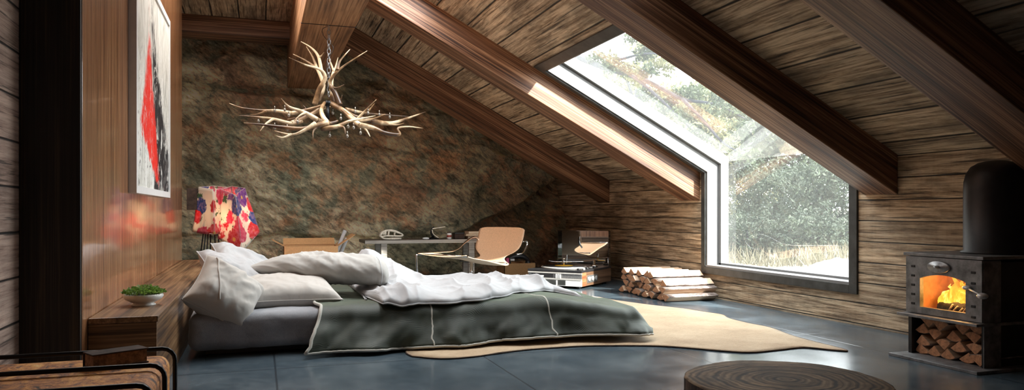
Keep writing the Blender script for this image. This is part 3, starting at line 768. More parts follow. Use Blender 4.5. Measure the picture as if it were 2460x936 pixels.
for _ in range(2600):
    x = rg.uniform(8.3, 11); y = rg.uniform(7.5, 14); z = yardz(x, y); h = rg.uniform(0.12, 0.42); a = rg.uniform(0, 6.3)
    d = Vector((math.cos(a), math.sin(a), 0)); l = Vector((rg.uniform(-.2, .2), rg.uniform(-.2, .2), h)); wd = d * 0.012
    b = len(gr.v); p_ = Vector((x, y, z - 0.01)); gr.v += [p_ - wd, p_ + wd, p_ + l * 0.6 + wd * 0.7, p_ + l]; gr.face((b, b + 1, b + 2, b + 3))
tag(gr.obj('grass', 'grass'), 'dry grass blades growing below the bushes outside', 'grass', None, 'stuff')
def boulder(u, v, x, r, seed, label):
    c = at(u, v, x=x); m = MB(); m.sphere((0, 0, 0), 1.0, 22, 14)
    for i, p_ in enumerate(m.v):
        k = 1 + 0.30 * fbm(p_.x * 1.3 + seed, p_.y * 1.3, p_.z * 1.3, 4); m.v[i] = Vector((p_.x * r[0] * k, p_.y * r[1] * k, p_.z * r[2] * k))
    gz = yardz(c.x, c.y)
    m.xf(Matrix.Translation((c.x, c.y, gz + r[2] * 0.35)))
    tag(m.obj('rock', 'stone'), label, 'rock', 'white stones outside')
boulder(1790, 655, 6.7, (0.28, 0.45, 0.12), 1, 'low white stone at the left end of the row outside the window sill')
boulder(1850, 660, 6.8, (0.30, 0.40, 0.10), 2, 'flat white stone second from the left outside the window sill')
boulder(1925, 668, 6.9, (0.34, 0.5, 0.11), 3, 'flat white stone third from the left outside the window sill')
boulder(2020, 668, 6.9, (0.34, 0.46, 0.24), 4, 'tallest white stone at the right end outside the window')
# ---------------------------------------------------------------- the bed
import bmesh
def roundbox(mb, lo, hi, r, n, disp=None, mi=0):
    lo, hi = Vector(lo), Vector(hi); c = (lo + hi) / 2; h = (hi - lo) / 2
    bm = bmesh.new(); bmesh.ops.create_cube(bm, size=2.0)
    bmesh.ops.subdivide_edges(bm, edges=bm.edges[:], cuts=n, use_grid_fill=True)
    b = len(mb.v)
    bm.verts.ensure_lookup_table()
    for v in bm.verts:
        p = Vector((v.co.x * h.x, v.co.y * h.y, v.co.z * h.z))
        # denser near the edges
        q = Vector([math.copysign(hh * (1 - (1 - abs(a)) ** 1.3), a) for a, hh in zip(v.co, h)])
        inn = Vector([max(-hh + r, min(hh - r, a)) for a, hh in zip(q, h)])
        d = q - inn
        if d.length > 1e-6: q = inn + d.normalized() * r
        q = q + c
        if disp: q = disp(q)
        mb.v.append(q)
    for f in bm.faces: mb.face([b + v.index for v in f.verts], mi, True)
    bm.free(); return mb
bed = thing('bed', 'low bed on the floor with a mattress in a grey fitted sheet', 'bed', (1.2, 7.15, 0))
MX0, MX1, MY0, MY1, MZ = -0.52, 2.50, 5.97, 8.35, 0.322
m = MB(); m.box((MX0 + 0.12, MY0 + 0.16, 0), (MX1 - 0.1, MY1 - 0.1, 0.055)); m.obj('platform', 'black_plastic', bed, bevel=0.005)
def md(q):
    s = 0.012 * fbm(q.x * 2.2, q.y * 2.2, q.z * 4, 3)
    side = 1 - sstep(0.2, 0.33, q.z)
    fold = side * 0.026 * math.sin(q.x * 26 + 2 * fbm(q.x, q.y, q.z * 3, 2)) * (1 - sstep(0.0, 0.55, q.x + 0.5)) + side * 0.010 * math.sin(q.x * 17 + q.z * 6)
    return q + Vector((s - fold * 0.4, -abs(s) - fold, s * 0.8 + 0.010 * (1 - side) * fbm(q.x * 3, q.y * 3, 1, 3)))
m = MB(); roundbox(m, (MX0, MY0, 0.05), (MX1, MY1, MZ), 0.075, 40, md); m.obj('mattress', 'grey_sheet', bed)

# green blanket over the lower part of the bed
BX0, BX1 = 0.33, 3.15
def bl_top(x): return 0.343 - 0.075 * sstep(2.35, 3.06, x) + 0.012 * fbm(x * 2, 1.0, 4.0, 3)
def bl(u, v):
    """u along the bed, v from the far side over the top and down the near side"""
    x = BX0 + u * (BX1 - BX0)
    foot = max(0.0, min(1.0, (u - 0.965) / 0.035)) ** 1.6
    zt = bl_top(x)
    r = 0.09
    yb = 5.93 - 0.05 * sstep(0.8, 1.4, x) - 0.20 * sstep(2.0, 3.1, x)
    L1 = 8.2 - (yb + r); LA = r * PI / 2; L3 = zt - r - 0.030 - 0.04 * sstep(1.3, 2.4, x)
    s = v * (L1 + LA + L3)
    if s < L1: y, z, k = 8.2 - s, zt, 0.0
    elif s < L1 + LA:
        a = (s - L1) / r; y, z, k = yb + r - r * math.sin(a), zt - r + r * math.cos(a), (s - L1) / LA * 0.3
    else:
        d = (s - L1 - LA); y, z, k = yb - 0.16 * (d / L3) ** 1.4, zt - r - d, 0.3 + 0.7 * d / L3
    fold = fbm(x * 2.9 + k * 0.5, k * 0.7, 2.0, 4); f2 = math.sin(x * 9 + 1.6 * fbm(x * 1.3, k, 6, 2))
    y -= k * (0.11 * fold + 0.05 * f2 + 0.035) * (1 - 0.35 * k) + 0.03 * math.sin(PI * min(1, k)) 
    z += (1 - k) * 0.016 * fbm(x * 2.4, y * 2.2, 3, 4) + k * 0.012 * fold
    x += (1 - k) * 0.11 * (1 - u) ** 8 + k * 0.035 * fbm(k * 3.0, x * 3, 8, 3) + (1 - u) * 0.022 * math.sin(s * 9)
    z = z - foot * (z - 0.06) * (1 - k)
    x += foot * 0.03 * (1 - k)
    return Vector((x, y, max(z, 0.03)))
blk = MB(); blk.grid(bl, 190, 110)
bk = blk.obj('blanket', 'blanket', None)
tag(bk, 'dark green blanket with pale piping draped over the near side and foot of the bed', 'blanket')
md_ = bk.modifiers.new('solid', 'SOLIDIFY'); md_.thickness = 0.012; md_.offset = -1
def bl_tube(par, r=0.0095):
    t = MB(); pts = []
    for (u, v) in par:
        p = bl(u, v); e = 0.004
        n = (bl(min(1, u + e), v) - bl(max(0, u - e), v)).cross(bl(u, max(0, v - e)) - bl(u, min(1, v + e)))
        n = n.normalized() if n.length > 1e-9 else Vector((0, -1, 0))
        if n.y > 0.2 or n.z < -0.5: n = -n
        pts.append(p + n * r * 0.7)
    t.tube(pts, r, 6); o = t.obj('piping', 'piping', bk, world=False); o['label'] = 'pale piping sewn along the green blanket'
N = 70
bl_tube([(0.0, 0.35 + 0.65 * i / N) for i in range(N + 1)], 0.013)
bl_tube([(i / 160, 1.0) for i in range(161)], 0.010)
for u0, u1 in ((0.335, 0.345), (0.685, 0.705)):
    bl_tube([(u0 + (u1 - u0) * (i / N) ** 2, 0.5 + 0.5 * i / N) for i in range(N + 1)])
bl_tube([(i / 60 * 0.36, 0.74 + 0.05 * i / 60) for i in range(61)], 0.006)

# pillows
def pillow(W, D, T, seed, crease=0.02):
    m = MB()
    def surf(sg):
        def fn(u, v):
            a, b = 2 * u - 1, 2 * v - 1
            a = math.copysign(abs(a) ** 0.9, a); b = math.copysign(abs(b) ** 0.9, b)
            x = W * a * (1 - 0.10 * (1 - b * b)* abs(a) ** 3); y = D * b * (1 - 0.10 * (1 - a * a) * abs(b) ** 3)
            t = T * (max(0, 1 - a ** 4)) ** 0.5 * (max(0, 1 - b ** 4)) ** 0.5 * (1.0 - 0.25 * (a * a + b * b) / 2)
            w = crease * (noise.ridged_multi_fractal(Vector((x * 3.4 + seed, y * 3.4, sg)), 0.8, 2.0, 4, 1.0, 2.0) - 1.0) + crease * 0.8 * math.sin(8 * (a * b) + 6 * fbm(a + seed, b, sg, 2)) * 0.6
            ed = min(1, (1 - max(abs(a), abs(b))) * 6)
            return Vector((x, y, sg * (t + w * ed)))
        return fn
    m.grid(surf(1), 64, 48); m.grid(surf(-1), 64, 48, flip=True)
    return m
def frame(c, xax, nrm):
    n = Vector(nrm).normalized(); x = Vector(xax); x = (x - n * x.dot(n)).normalized(); y = n.cross(x)
    return Matrix.Translation(c) @ Matrix((x, y, n)).transposed().to_4x4()
def put_pillow(c, xax, nrm, W, D, T, seed, mat, label, crease=0.02, seam=None):
    m = pillow(W, D, T, seed, crease)
    M = frame(Vector(c), xax, nrm)
    lowest = min((M @ v).z for v in m.v)
    t = thing('pillow', label, 'pillow', (c[0], c[1], lowest), 0, 'pillows at the head of the bed')
    m.xf(M); o = m.obj('cover', mat, t)
    e = MB(); pts = []
    for k in range(96):
        an = 2 * PI * k / 96; a, b = math.cos(an), math.sin(an); mx = max(abs(a), abs(b)); a, b = a / mx, b / mx
        pts.append(M @ Vector((W * a * (1 - 0.10 * (1 - b * b) * abs(a) ** 3), D * b * (1 - 0.10 * (1 - a * a) * abs(b) ** 3), 0)))
    e.tube(pts, 0.006, 6, 0, True); e.obj('edge_seam', mat, t)
    if seam:
        s = MB(); (a0, b0), (a1, b1) = seam; pts = []
        for k in range(33):
            a = a0 + (a1 - a0) * k / 32; b = b0 + (b1 - b0) * k / 32
            best = max((v for v in m.v), key=lambda v: -((v - M @ Vector((W * a, D * b, T * 0.8))).length))
            pts.append(best + M.to_3x3() @ Vector((0, 0, 0.003)))
        s.tube(smooth_path(pts[::4], 4), 0.006, 6); s.obj('flap_seam', mat, t)
    return t
put_pillow((-0.255, 6.14, 0.455), (0.56, 0.28, -0.62), (0.50, -0.66, 0.56), 0.265, 0.25, 0.165, 3, 'cream_cloth', 'plump off white pillow leaning at the near corner of the bed head', 0.013, ((-0.85, 0.8), (-0.2, -0.75)))
put_pillow((-0.20, 6.95, 0.54), (0.75, 0.40, -0.36), (0.45, -0.25, 0.85), 0.30, 0.27, 0.11, 5, 'white_cloth', 'white pillow leaning at the bed head behind the near pillow', 0.02)
put_pillow((-0.14, 7.72, 0.57), (0.80, 0.25, -0.42), (0.45, -0.2, 0.87), 0.32, 0.29, 0.11, 6, 'white_cloth', 'farthest white pillow at the bed head, below the lamp', 0.02)
put_pillow((0.22, 6.60, 0.42), (1, 0.08, 0), (0.02, -0.12, 1), 0.40, 0.38, 0.12, 8, 'cream_cloth', 'flat off white pillow squeezed under the long bolster', 0.012)
# long bolster lying across
def bol(u, v):
    s = u; an = 2 * PI * v
    r = 0.150 * (1 - (1 - s) ** 2.6) ** 0.8 * (1 - 0.10 * s) if s < 0.93 else 0.150 * 0.90 * math.sqrt(max(0.0, 1 - ((s - 0.93) / 0.07) ** 2)) * 0.99
    r = max(r, 0.004)
    x = -0.14 + 1.24 * s
    wr = 0.020 * (noise.ridged_multi_fractal(Vector((s * 7 + math.sin(an) * 1.2, math.cos(an) * 1.6, 3)), 0.8, 2, 4, 1, 2) - 1.0) * min(1, r / 0.1) * (0.4 + math.exp(-((s - 0.5) / 0.22) ** 2))
    ry, rz = r * 2.1 + wr, r + wr
    yc = 6.90 - 0.28 * (s - 0.5); zc = 0.625 - 0.055 * s - 0.07 * (s - 0.42) ** 2 - (0.02 if s > 0.9 else 0) - 0.03 * sstep(0.0, 0.3, 0.3 - s)
    return Vector((x, yc + ry * math.cos(an), zc + rz * math.sin(an)))
m = MB(); m.grid(bol, 110, 56)
t = thing('bolster', 'long grey white bolster lying across the pillows and the duvet', 'bolster', (0.5, 6.9, 0.42))
m.obj('cover', 'bolster_cloth', t)
e = MB(); e.tube([bol(0.925, k / 40) * 1.0 for k in range(40)], 0.005, 5, 0, True); e.obj('end_seam', 'white_cloth', t)

# crumpled duvet
fpx = [(862, 703), (880, 718), (920, 731), (965, 739), (1000, 734), (1050, 732), (1100, 730), (1180, 717), (1250, 703), (1330, 691), (1400, 697)]
FP = []
for u, v in fpx:
    p = at(u, v, z=0.365)
    if p.y < 5.90: p = at(u, v, y=5.875)
    FP.append(p)
def interp(P, x, k):
    if x <= P[0].x: return P[0][k]
    for a, b in zip(P, P[1:]):
        if x <= b.x: return a[k] + (b[k] - a[k]) * (x - a.x) / max(1e-6, b.x - a.x)
    return P[-1][k]
FP.sort(key=lambda p: p.x)
DX0, DX1 = FP[0].x, FP[-1].x
RDG = []
for L_ in ([(930, 680), (1000, 690), (1090, 685)], [(930, 690), (980, 712), (1040, 728)], [(895, 688), (940, 715), (962, 735)], [(1000, 665), (1090, 680), (1180, 700)], [(1110, 661), (1165, 672), (1185, 690), (1172, 714)], [(1180, 662), (1230, 680), (1252, 702)], [(1250, 665), (1300, 680), (1390, 694)], [(930, 640), (960, 662), (1010, 670)], [(1045, 728), (1065, 712), (1140, 696)], [(985, 735), (1012, 715), (1010, 692)], [(1090, 660), (1200, 665), (1300, 676)], [(862, 690), (900, 704), (925, 726)], [(880, 640), (930, 655), (960, 690)], [(1240, 672), (1262, 690), (1240, 703)]):
    P_ = [at(u, v, z=0.42) for u, v in L_]; w_ = 1.0 + 0.5 * ((len(RDG) * 37) % 10) / 10; RDG.append(([(p.x / 0.050 / w_, p.y / 0.15 / w_) for p in P_], w_))
def ridges(x, y):
    h = 0.0
    for P_, w_ in RDG:
        X, Y = x / 0.050 / w_, y / 0.15 / w_; best = 9.0
        for (ax, ay), (bx_, by_) in zip(P_, P_[1:]):
            dx, dy = bx_ - ax, by_ - ay; t_ = ((X - ax) * dx + (Y - ay) * dy) / (dx * dx + dy * dy); t_ = 0 if t_ < 0 else 1 if t_ > 1 else t_
            d_ = math.hypot(X - ax - dx * t_, Y - ay - dy * t_)
            if d_ < best: best = d_
        if best < 4: h += (math.exp(-(best * 0.8) ** 1.7) * 0.018 + math.exp(-best * 2.0) * 0.026) * w_
    return h * (1 - 0.55 * sstep(7.0, 7.8, y))
def duv(u, v):
    x = DX0 + u * (DX1 - DX0)
    yf = interp(FP, x, 1) + 0.02 * math.sin(x * 21); yb = 8.15 - 0.6 * sstep(0.75, 1.0, u)
    yb = max(yb, yf + 0.05)
    y = yf + v * (yb - yf)
    ed = min(1, v / 0.10) ** 0.5 * min(1, (1 - v) / 0.08) ** 0.5 * min(1, u / 0.09) ** 0.7 * min(1, (1 - u) / 0.06) ** 0.5
    w = Vector((x * 1.0 + 0.45 * fbm(x, y, 1, 2), y * 1.7 + 0.45 * x + 0.4 * fbm(x, y, 5, 2), 2.2))
    rg_ = noise.ridged_multi_fractal(w, 1.15, 2.0, 3, 1.0, 2.2)
    big = fbm(x * 1.4, y * 1.6, 9, 3)
    h = 0.032 + 0.012 * noise.ridged_multi_fractal(Vector((x * 3.2 + 0.4 * y, y * 2.6 - 0.9 * x, 5)), 1.0, 2.0, 3, 1.0, 2.0) + 0.035 * (rg_ - 0.9) + 0.03 * big + ridges(x + 0.05 * fbm(x * 3, y * 2, 4, 2), y + 0.15 * fbm(x * 3, y * 2, 8, 2))
    hump = 0.30 * (1 - sstep(0.95, 1.65, x)) * sstep(6.9, 7.6, y)
    front = 0.03 * (1 - sstep(0.3, 0.8, x - DX0)) * (1 - v)
    base = bl_top(x) + 0.012
    zf = min(base, interp(FP, x, 2))
    if y < 6.03: base = zf + (base - zf) * sstep(yf, 6.03, y) ** 0.6
    z = base + max(0.012, (h + front) * 1.0) * (0.25 + 0.75 * ed) * (1 if ed > 0.02 else 0.5) + hump * ed
    return Vector((x, y, z))
m = MB(); m.grid(duv, 260, 170)
dv = m.obj('duvet', 'white_cloth'); tag(dv, 'crumpled white duvet thrown across the middle of the bed', 'duvet')
s_ = dv.modifiers.new('solid', 'SOLIDIFY'); s_.thickness = 0.01; s_.offset = -1
e = MB(); e.tube([duv(i / 120, 0.0) for i in range(121)], 0.007, 5); e.obj('hem', 'white_cloth', dv, world=False)

# ---------------------------------------------------------------- left side
lg = thing('ledge_cabinet', 'long low brown wooden ledge running along the panel behind the bed head', 'cabinet', (-0.74, 7.2, 0))
m = MB(); m.box((XP + 0.003, 4.70, 0.0), (-0.565, 9.95, 0.465)); m.obj('body', 'ledge', lg, bevel=0.004)
m = MB(); m.box((XP + 0.003, 4.688, 0.0), (-0.563, 4.702, 0.465)); m.obj('end_board', 'ledge_end', lg, bevel=0.002)
m = MB(); m.box((XP + 0.003, 4.685, 0.465), (-0.555, 9.96, 0.50)); m.obj('top_board', 'ledge', lg, bevel=0.005)

pt = thing('painting', 'tall framed abstract painting with a red brush stroke on black and white', 'painting', (XP, 6.04, 1.235))
PW, PHt, PD = 2.16, 1.78, 0.056
m = MB(); fwid = 0.055
def lbox(m, a, b): return m.box(a, b)
for a, b in (((0.001, 0, 0), (PD, PW, fwid)), ((0.001, 0, PHt - fwid), (PD, PW, PHt)), ((0.001, 0, fwid), (PD, fwid, PHt - fwid)), ((0.001, PW - fwid, fwid), (PD, PW, PHt - fwid))): m.box(a, b)
m.obj('frame', 'white_paint', pt, world=False)
m = MB(); m.box((0.002, fwid, fwid), (PD - 0.012, PW - fwid, PHt - fwid)); m.obj('canvas', 'canvas', pt, world=False)

c = at(343, 735, z=0.5)
bw = thing('planter_bowl', 'white bowl of small green sprouts standing on the wooden ledge', 'planter', (c.x - 0.005, c.y + 0.07, 0.50))
m = MB(); m.lathe([(0.0, 0), (0.072, 0), (0.072, 0.006), (0.058, 0.013), (0.075, 0.022), (0.108, 0.04), (0.118, 0.058), (0.112, 0.072), (0.106, 0.072), (0.11, 0.057), (0.1, 0.045), (0.0, 0.04)], seg=36)
m.obj('bowl', 'white_plastic', bw, world=False)
m = MB(); m.lathe([(0.107, 0.058), (0.05, 0.068), (0.0, 0.07)], seg=24); m.obj('soil', 'soil', bw, world=False)
m = MB(); rg = random.Random(3)
for _ in range(750):
    a = rg.uniform(0, 6.283); r = 0.118 * math.sqrt(rg.random()); hh = 0.075 + 0.042 * (1 - (r / 0.13) ** 2) * rg.uniform(0.4, 1.2)
    p = Vector((r * math.cos(a), r * math.sin(a), hh)); L = rg.uniform(0.012, 0.024)
    u = Vector((math.cos(a) + rg.gauss(0, .6), math.sin(a) + rg.gauss(0, .6), rg.uniform(-.1, .8))).normalized(); v = u.orthogonal().normalized(); v = Matrix.Rotation(rg.uniform(-1, 1), 3, u) @ v
    b = len(m.v); m.v += [p, p + u * L * .5 + v * L * .35, p + u * L, p + u * L * .5 - v * L * .35]; m.face((b, b + 1, b + 2, b + 3))
for _ in range(160):
    a = rg.uniform(0, 6.283); r = 0.1 * math.sqrt(rg.random()); p = Vector((r * math.cos(a), r * math.sin(a), 0.062)); m.tube([p, p * 1.08 + Vector((0, 0, 0.03))], 0.001, 3)
fo = m.obj('sprouts', 'sprout', bw, world=False); fo['kind'] = 'stuff'; fo['label'] = 'dense small green sprouts'

# trunk with black hoops
tk = thing('trunk_table', 'rusty brown trunk table banded with black metal hoops at the lower left corner', 'table', (-0.76, 2.95, 0))
m = MB(); m.box((-1.165, 2.2, 0.03), (-0.365, 3.50, 0.488)); m.obj('body', 'rust', tk, bevel=0.045, bseg=4)
for y in (3.515, 3.15, 2.80, 2.45):
    m = MB(); cr = 0.05; x0, x1, zt = -1.178, -0.35, 0.507
    pth = [(x0, y, 0.0), (x0, y, zt - cr)] + [(x0 + cr - cr * math.cos(a), y, zt - cr + cr * math.sin(a)) for a in (0.4, 0.8, 1.2)] + [(x0 + cr, y, zt), (x1 - cr, y, zt)] + [(x1 - cr + cr * math.sin(a), y, zt - cr + cr * math.cos(a)) for a in (0.4, 0.8, 1.2)] + [(x1, y, zt - cr), (x1, y, 0.0)]
    m.tube(pth, 0.0095, 8); m.obj('hoop', 'black_metal', tk)
P1, P2, P0 = at(222, 882, z=0.502), at(358, 862, z=0.502), at(178, 858, z=0.502)
e1 = (P2 - P1); ang = math.atan2(e1.y, e1.x); e2 = (P0 - P1)
bkk = thing('book', 'dark worn old book lying on the trunk table', 'book', (P1.x, P1.y, 0.489), ang)
L = e1.length; Wd = 0.10
m = MB(); m.box((0, 0, 0), (L, Wd, 0.006)); m.box((0, 0, 0.054), (L, Wd, 0.060)); m.box((0, Wd - 0.006, 0), (L, Wd, 0.060)); m.obj('cover', 'dark_book', bkk, bevel=0.002, world=False)
m = MB(); m.box((0.006, 0.006, 0.006), (L - 0.006, Wd - 0.006, 0.054)); m.obj('pages', 'brown_pages', bkk, world=False)

# floor lamp with two floral cloth shades
lp = thing('floor_lamp', 'lamp on thin black rods with two floral cloth shades beside the bed head', 'lamp', (at(515, 600, y=10.35).x, 10.35, 0))
def shade(tops, bots, name):
    T = [at(u, v, y=y) for u, v, y in tops]; B = [at(u, v, y=y) for u, v, y in bots]
    m = MB(); n = len(T)
    for i in range(n):
        j = (i + 1) % n
        def fn(u, v, i=i, j=j):
            t = T[i].lerp(T[j], u); b = B[i].lerp(B[j], u); p = t.lerp(b, v)
            return p + Vector((0.006 * fbm(p.x * 9, p.y * 9, p.z * 5, 2), 0.01 * fbm(p.x * 9, p.z * 5, 4, 2), -0.012 * v * math.sin(PI * u)))
        m.grid(fn, 14, 16)
    o = m.obj(name, 'floral', lp); s = o.modifiers.new('solid', 'SOLIDIFY'); s.thickness = 0.004
    o['label'] = 'cream cloth shade printed with red, pink and purple flowers'
    f = MB(); f.tube(T, 0.003, 5, 0, True); f.tube(B, 0.003, 5, 0, True)
    for a, b in zip(T, B): f.tube([a, b], 0.002, 5)
    f.obj('shade_frame', 'cream_cloth', o, world=True)
shade([(478, 449, 10.3), (512, 455, 10.05), (545, 449, 10.3), (512, 446, 10.55)], [(462, 556, 10.3), (516, 562, 9.95), (548, 553, 10.3), (505, 548, 10.6)], 'lamp_shade')
shade([(532, 455, 10.15), (566, 468, 9.85), (588, 451, 10.15), (556, 447, 10.4)], [(524, 572, 10.1), (582, 603, 9.75), (624, 556, 10.1), (565, 545, 10.5)], 'lamp_shade')
base = [(478, 640, 10.1), (486, 645, 10.0), (495, 645, 10.0), (505, 645, 10.1), (520, 640, 10.25), (532, 638, 10.35)]
for (u, v, y) in base:
    a = at(u, v, y=y); tp = at(507 + (u - 505) * 0.25, 470, y=10.3)
    d = a - tp; k = (0.0 - tp.z) / d.z if d.z else 1
    foot = tp + d * k
    m = MB(); m.tube([tp, foot], 0.009, 6); m.obj('rod', 'black_metal', lp)
a = at(450, 452, y=10.3); b = at(474, 504, y=10.3)
m = MB(); m.box((a.x, 10.22, b.z), (b.x, 10.38, a.z)); m.box((b.x - 0.01, 10.28, a.z - 0.06), (at(512, 470, y=10.3).x, 10.31, a.z - 0.03)); o = m.obj('wooden_block', 'dark_book', lp, bevel=0.004); o['label'] = 'dark wooden block at the left of the shades'
for (u, v, y) in ((512, 490, 10.3), (568, 505, 10.1)):
    c = at(u, v, y=y); m = MB(); m.sphere(c, 0.035, 12, 8); m.tube([c, c + Vector((0, 0, 0.09))], 0.014, 8); m.obj('bulb', 'white_plastic', lp)
for i_, (u, v, y) in enumerate(((512, 500, 10.3), (568, 515, 10.1))):
    ld = bpy.data.lights.new('lamp_light', 'POINT'); ld.energy = 10.0; ld.color = (1.0, 0.80, 0.56); ld.shadow_soft_size = 0.06
    lo_ = bpy.data.objects.new('lamp_light', ld); COL.objects.link(lo_); lo_.location = at(u, v, y=y) - Vector((0, 0, 0.07))
a = at(512, 478, y=10.3); b = at(568, 486, y=10.1); m = MB(); m.tube([a, b], 0.008, 6); m.obj('crossbar', 'black_metal', lp)

# ---------------------------------------------------------------- back of the room
# open cardboard box with rolls
DY = 10.65
a = at(683, 592, y=DY); b = at(812, 592, y=DY)
bx = thing('cardboard_box', 'open cardboard box with raised flaps holding paper rolls behind the bed', 'box', ((a.x + b.x) / 2, DY + 0.25, 0))
x0, x1, zt = a.x, b.x, a.z; wl = 0.008
m = MB(); m.box((x0, DY, 0), (x1, DY + wl, zt)); m.box((x0, DY + 0.5, 0), (x1, DY + 0.5 + wl, zt)); m.box((x0, DY, 0), (x0 + wl, DY + 0.5, zt)); m.box((x1 - wl, DY, 0), (x1, DY + 0.5, zt)); m.box((x0, DY, 0), (x1, DY + 0.5, 0.008))
m.obj('box_body', 'cardboard', bx)
def flap(p, q, d, nm='flap'):
    m = MB(); p, q, d = Vector(p), Vector(q), Vector(d); n = (q - p).cross(d).normalized() * 0.007
    m.prism([p, q, q + d, p + d], n); m.obj(nm, 'cardboard', bx)
flap((x0, DY, zt), (x0, DY + 0.5, zt), (-0.16, 0, 0.09)); flap((x1, DY, zt), (x1, DY + 0.5, zt), (0.24, 0, 0.16)); flap((x0, DY + 0.5, zt), (x1, DY + 0.5, zt), (0, 0.10, 0.09)); flap((x0, DY, zt), (x1, DY, zt), (0, -0.02, -0.16))
for u0, v0, u1, v1, lab in ((806, 612, 829, 553, 'taller grey paper roll standing in the open cardboard box'), (818, 608, 833, 572, 'shorter grey paper roll standing in the open cardboard box')):
    tp = at(u1, v1, y=DY + 0.25); lo = at(u0, v0, y=DY + 0.22); d = (lo - tp); lo = tp + d * ((0.3 - tp.z) / d.z) if d.z else lo
    lo.x = max(lo.x, x0 + 0.05)
    m = MB(); n = (tp - lo).normalized(); u = n.orthogonal().normalized(); w = n.cross(u); sg = 14
    pts = smooth_path([lo, (lo + tp) / 2, tp], 2)
    m.tube(pts, 0.028, sg, cap=False); m.tube(pts, 0.022, sg, cap=False); o = m.obj('paper_roll', 'grey_paper'); tag(o, lab, 'paper roll', 'paper rolls in the box')

# desk
DF = 11.15
da = at(877, 581, y=DF); db = at(1185, 577, y=DF); dz = da.z + 0.02
dk = thing('desk', 'long desk with a dark top and greyed wooden edge against the boulder wall', 'desk', ((da.x + db.x) / 2, DF + 0.35, 0))
m = MB(); m.box((da.x, DF + 0.022, dz - 0.045), (db.x, DF + 0.72, dz)); m.obj('desk_top', 'desk_top', dk, bevel=0.004)
m = MB(); m.box((da.x, DF, dz - 0.05), (db.x, DF + 0.022, dz + 0.003)); o = m.obj('front_edge', 'desk_wood', dk, bevel=0.003); o['label'] = 'pale greyed wooden front edge'
for u, y in ((922, DF + 0.06), (908, DF + 0.62), (1132, DF + 0.06), (1118, DF + 0.62)):
    p = at(u, 600, y=y); m = MB(); m.box((p.x - 0.045, y - 0.035, 0), (p.x + 0.045, y + 0.035, dz - 0.045)); m.obj('leg', 'desk_wood', dk, bevel=0.004)
DT = dz + 0.0008
def onD(u, y): return at(u, 570, y=y).x
# skull
sx = onD(940, DF + 0.25)
sk = thing('dinosaur_skull', 'small white dinosaur skull model standing at the left on the desk', 'skull', (sx, DF + 0.25, DT), 0)
m = MB()
upper = [(-0.17, 0.045), (-0.16, 0.095), (-0.10, 0.135), (-0.02, 0.14), (0.08, 0.115), (0.16, 0.085), (0.17, 0.06), (0.10, 0.055), (0.0, 0.06), (-0.08, 0.06)]
for yy in (-0.045, 0.035):
    pts = smooth_path([(x, yy * (1 - max(0, x) * 3), z) for x, z in upper] + [(upper[0][0], yy, upper[0][1])], 4); m.tube(pts, 0.013, 6)
    m.tube([(-0.05, yy, 0.065), (-0.045, yy, 0.13)], 0.012, 6); m.tube([(0.045, yy * .8, 0.06), (0.05, yy * .8, 0.125)], 0.010, 6); m.tube([(-0.11, yy, 0.06), (-0.09, yy, 0.13)], 0.011, 6)
m.sphere((-0.12, -0.005, 0.10), (0.05, 0.045, 0.035), 14, 10)
m.tube(smooth_path([(-0.1, 0, 0.138), (0, 0, 0.142), (0.09, 0, 0.12), (0.165, 0, 0.08)], 4), lerp_list([0.016, 0.02, 0.016, 0.012], 13), 8)
for i in range(8):
    x = -0.0 + 0.021 * i
    for yy in (-0.04, 0.032): m.tube([(x, yy * (1 - max(0, x) * 3), 0.058), (x + 0.004, yy * (1 - max(0, x) * 3), 0.036)], [0.006, 0.001], 5)
m.obj('cranium', 'bone', sk, world=False)
m = MB()
for yy in (-0.045, 0.035): m.tube(smooth_path([(-0.16, yy, 0.05), (-0.12, yy, 0.022), (0.0, yy * .8, 0.014), (0.15, yy * .35, 0.016)], 5), 0.013, 6)
for i in range(7):
    x = 0.0 + 0.021 * i
    for yy in (-0.036, 0.028): m.tube([(x, yy * (1 - max(0, x) * 3), 0.022), (x, yy * (1 - max(0, x) * 3), 0.04)], [0.005, 0.001], 5)
m.obj('lower_jaw', 'bone', sk, world=False)
# microscope-like gadget, mouse, jar, books
gx = onD(1040, DF + 0.3)
gd = thing('desk_gadget', 'small dark metal stand with a bent pale arm in the middle of the desk', 'gadget', (gx, DF + 0.3, DT))
m = MB(); m.lathe([(0.0, 0), (0.10, 0), (0.10, 0.008), (0.03, 0.03), (0.018, 0.05), (0.0, 0.05)], seg=20); m.obj('base', 'black_metal', gd, world=False)
m = MB(); m.tube(smooth_path([(0, 0, 0.045), (-0.03, 0, 0.10), (-0.01, 0, 0.165), (0.02, 0, 0.185)], 5), lerp_list([0.018, 0.014, 0.012], 16), 8); m.obj('stand', 'black_metal', gd, world=False)
m = MB(); m.tube(smooth_path([(-0.01, -0.01, 0.165), (0.07, -0.02, 0.175), (0.19, -0.02, 0.195)], 5), lerp_list([0.01, 0.006], 11), 8); m.tube(smooth_path([(-0.02, -0.03, 0.15), (0.0, -0.03, 0.08), (0.08, -0.04, 0.02)], 5), 0.008, 6); m.obj('arm', 'bone', gd, world=False)
p = onD(1023, DF + 0.12); m = MB(); m.sphere((p, DF + 0.12, DT + 0.018), (0.055, 0.035, 0.018), 16, 10); tag(m.obj('pebble', 'white_paint'), 'small rounded white object lying left of the gadget on the desk', 'ornament')
jr = thing('jar', 'small red and white jar on the desk left of the dark case', 'jar', (onD(1079, DF + 0.25), DF + 0.25, DT))
m = MB(); m.lathe([(0, 0), (0.035, 0), (0.037, 0.01), (0.037, 0.085), (0.03, 0.095), (0, 0.095)], seg=18); m.obj('jar_body', 'white_plastic', jr, world=False)
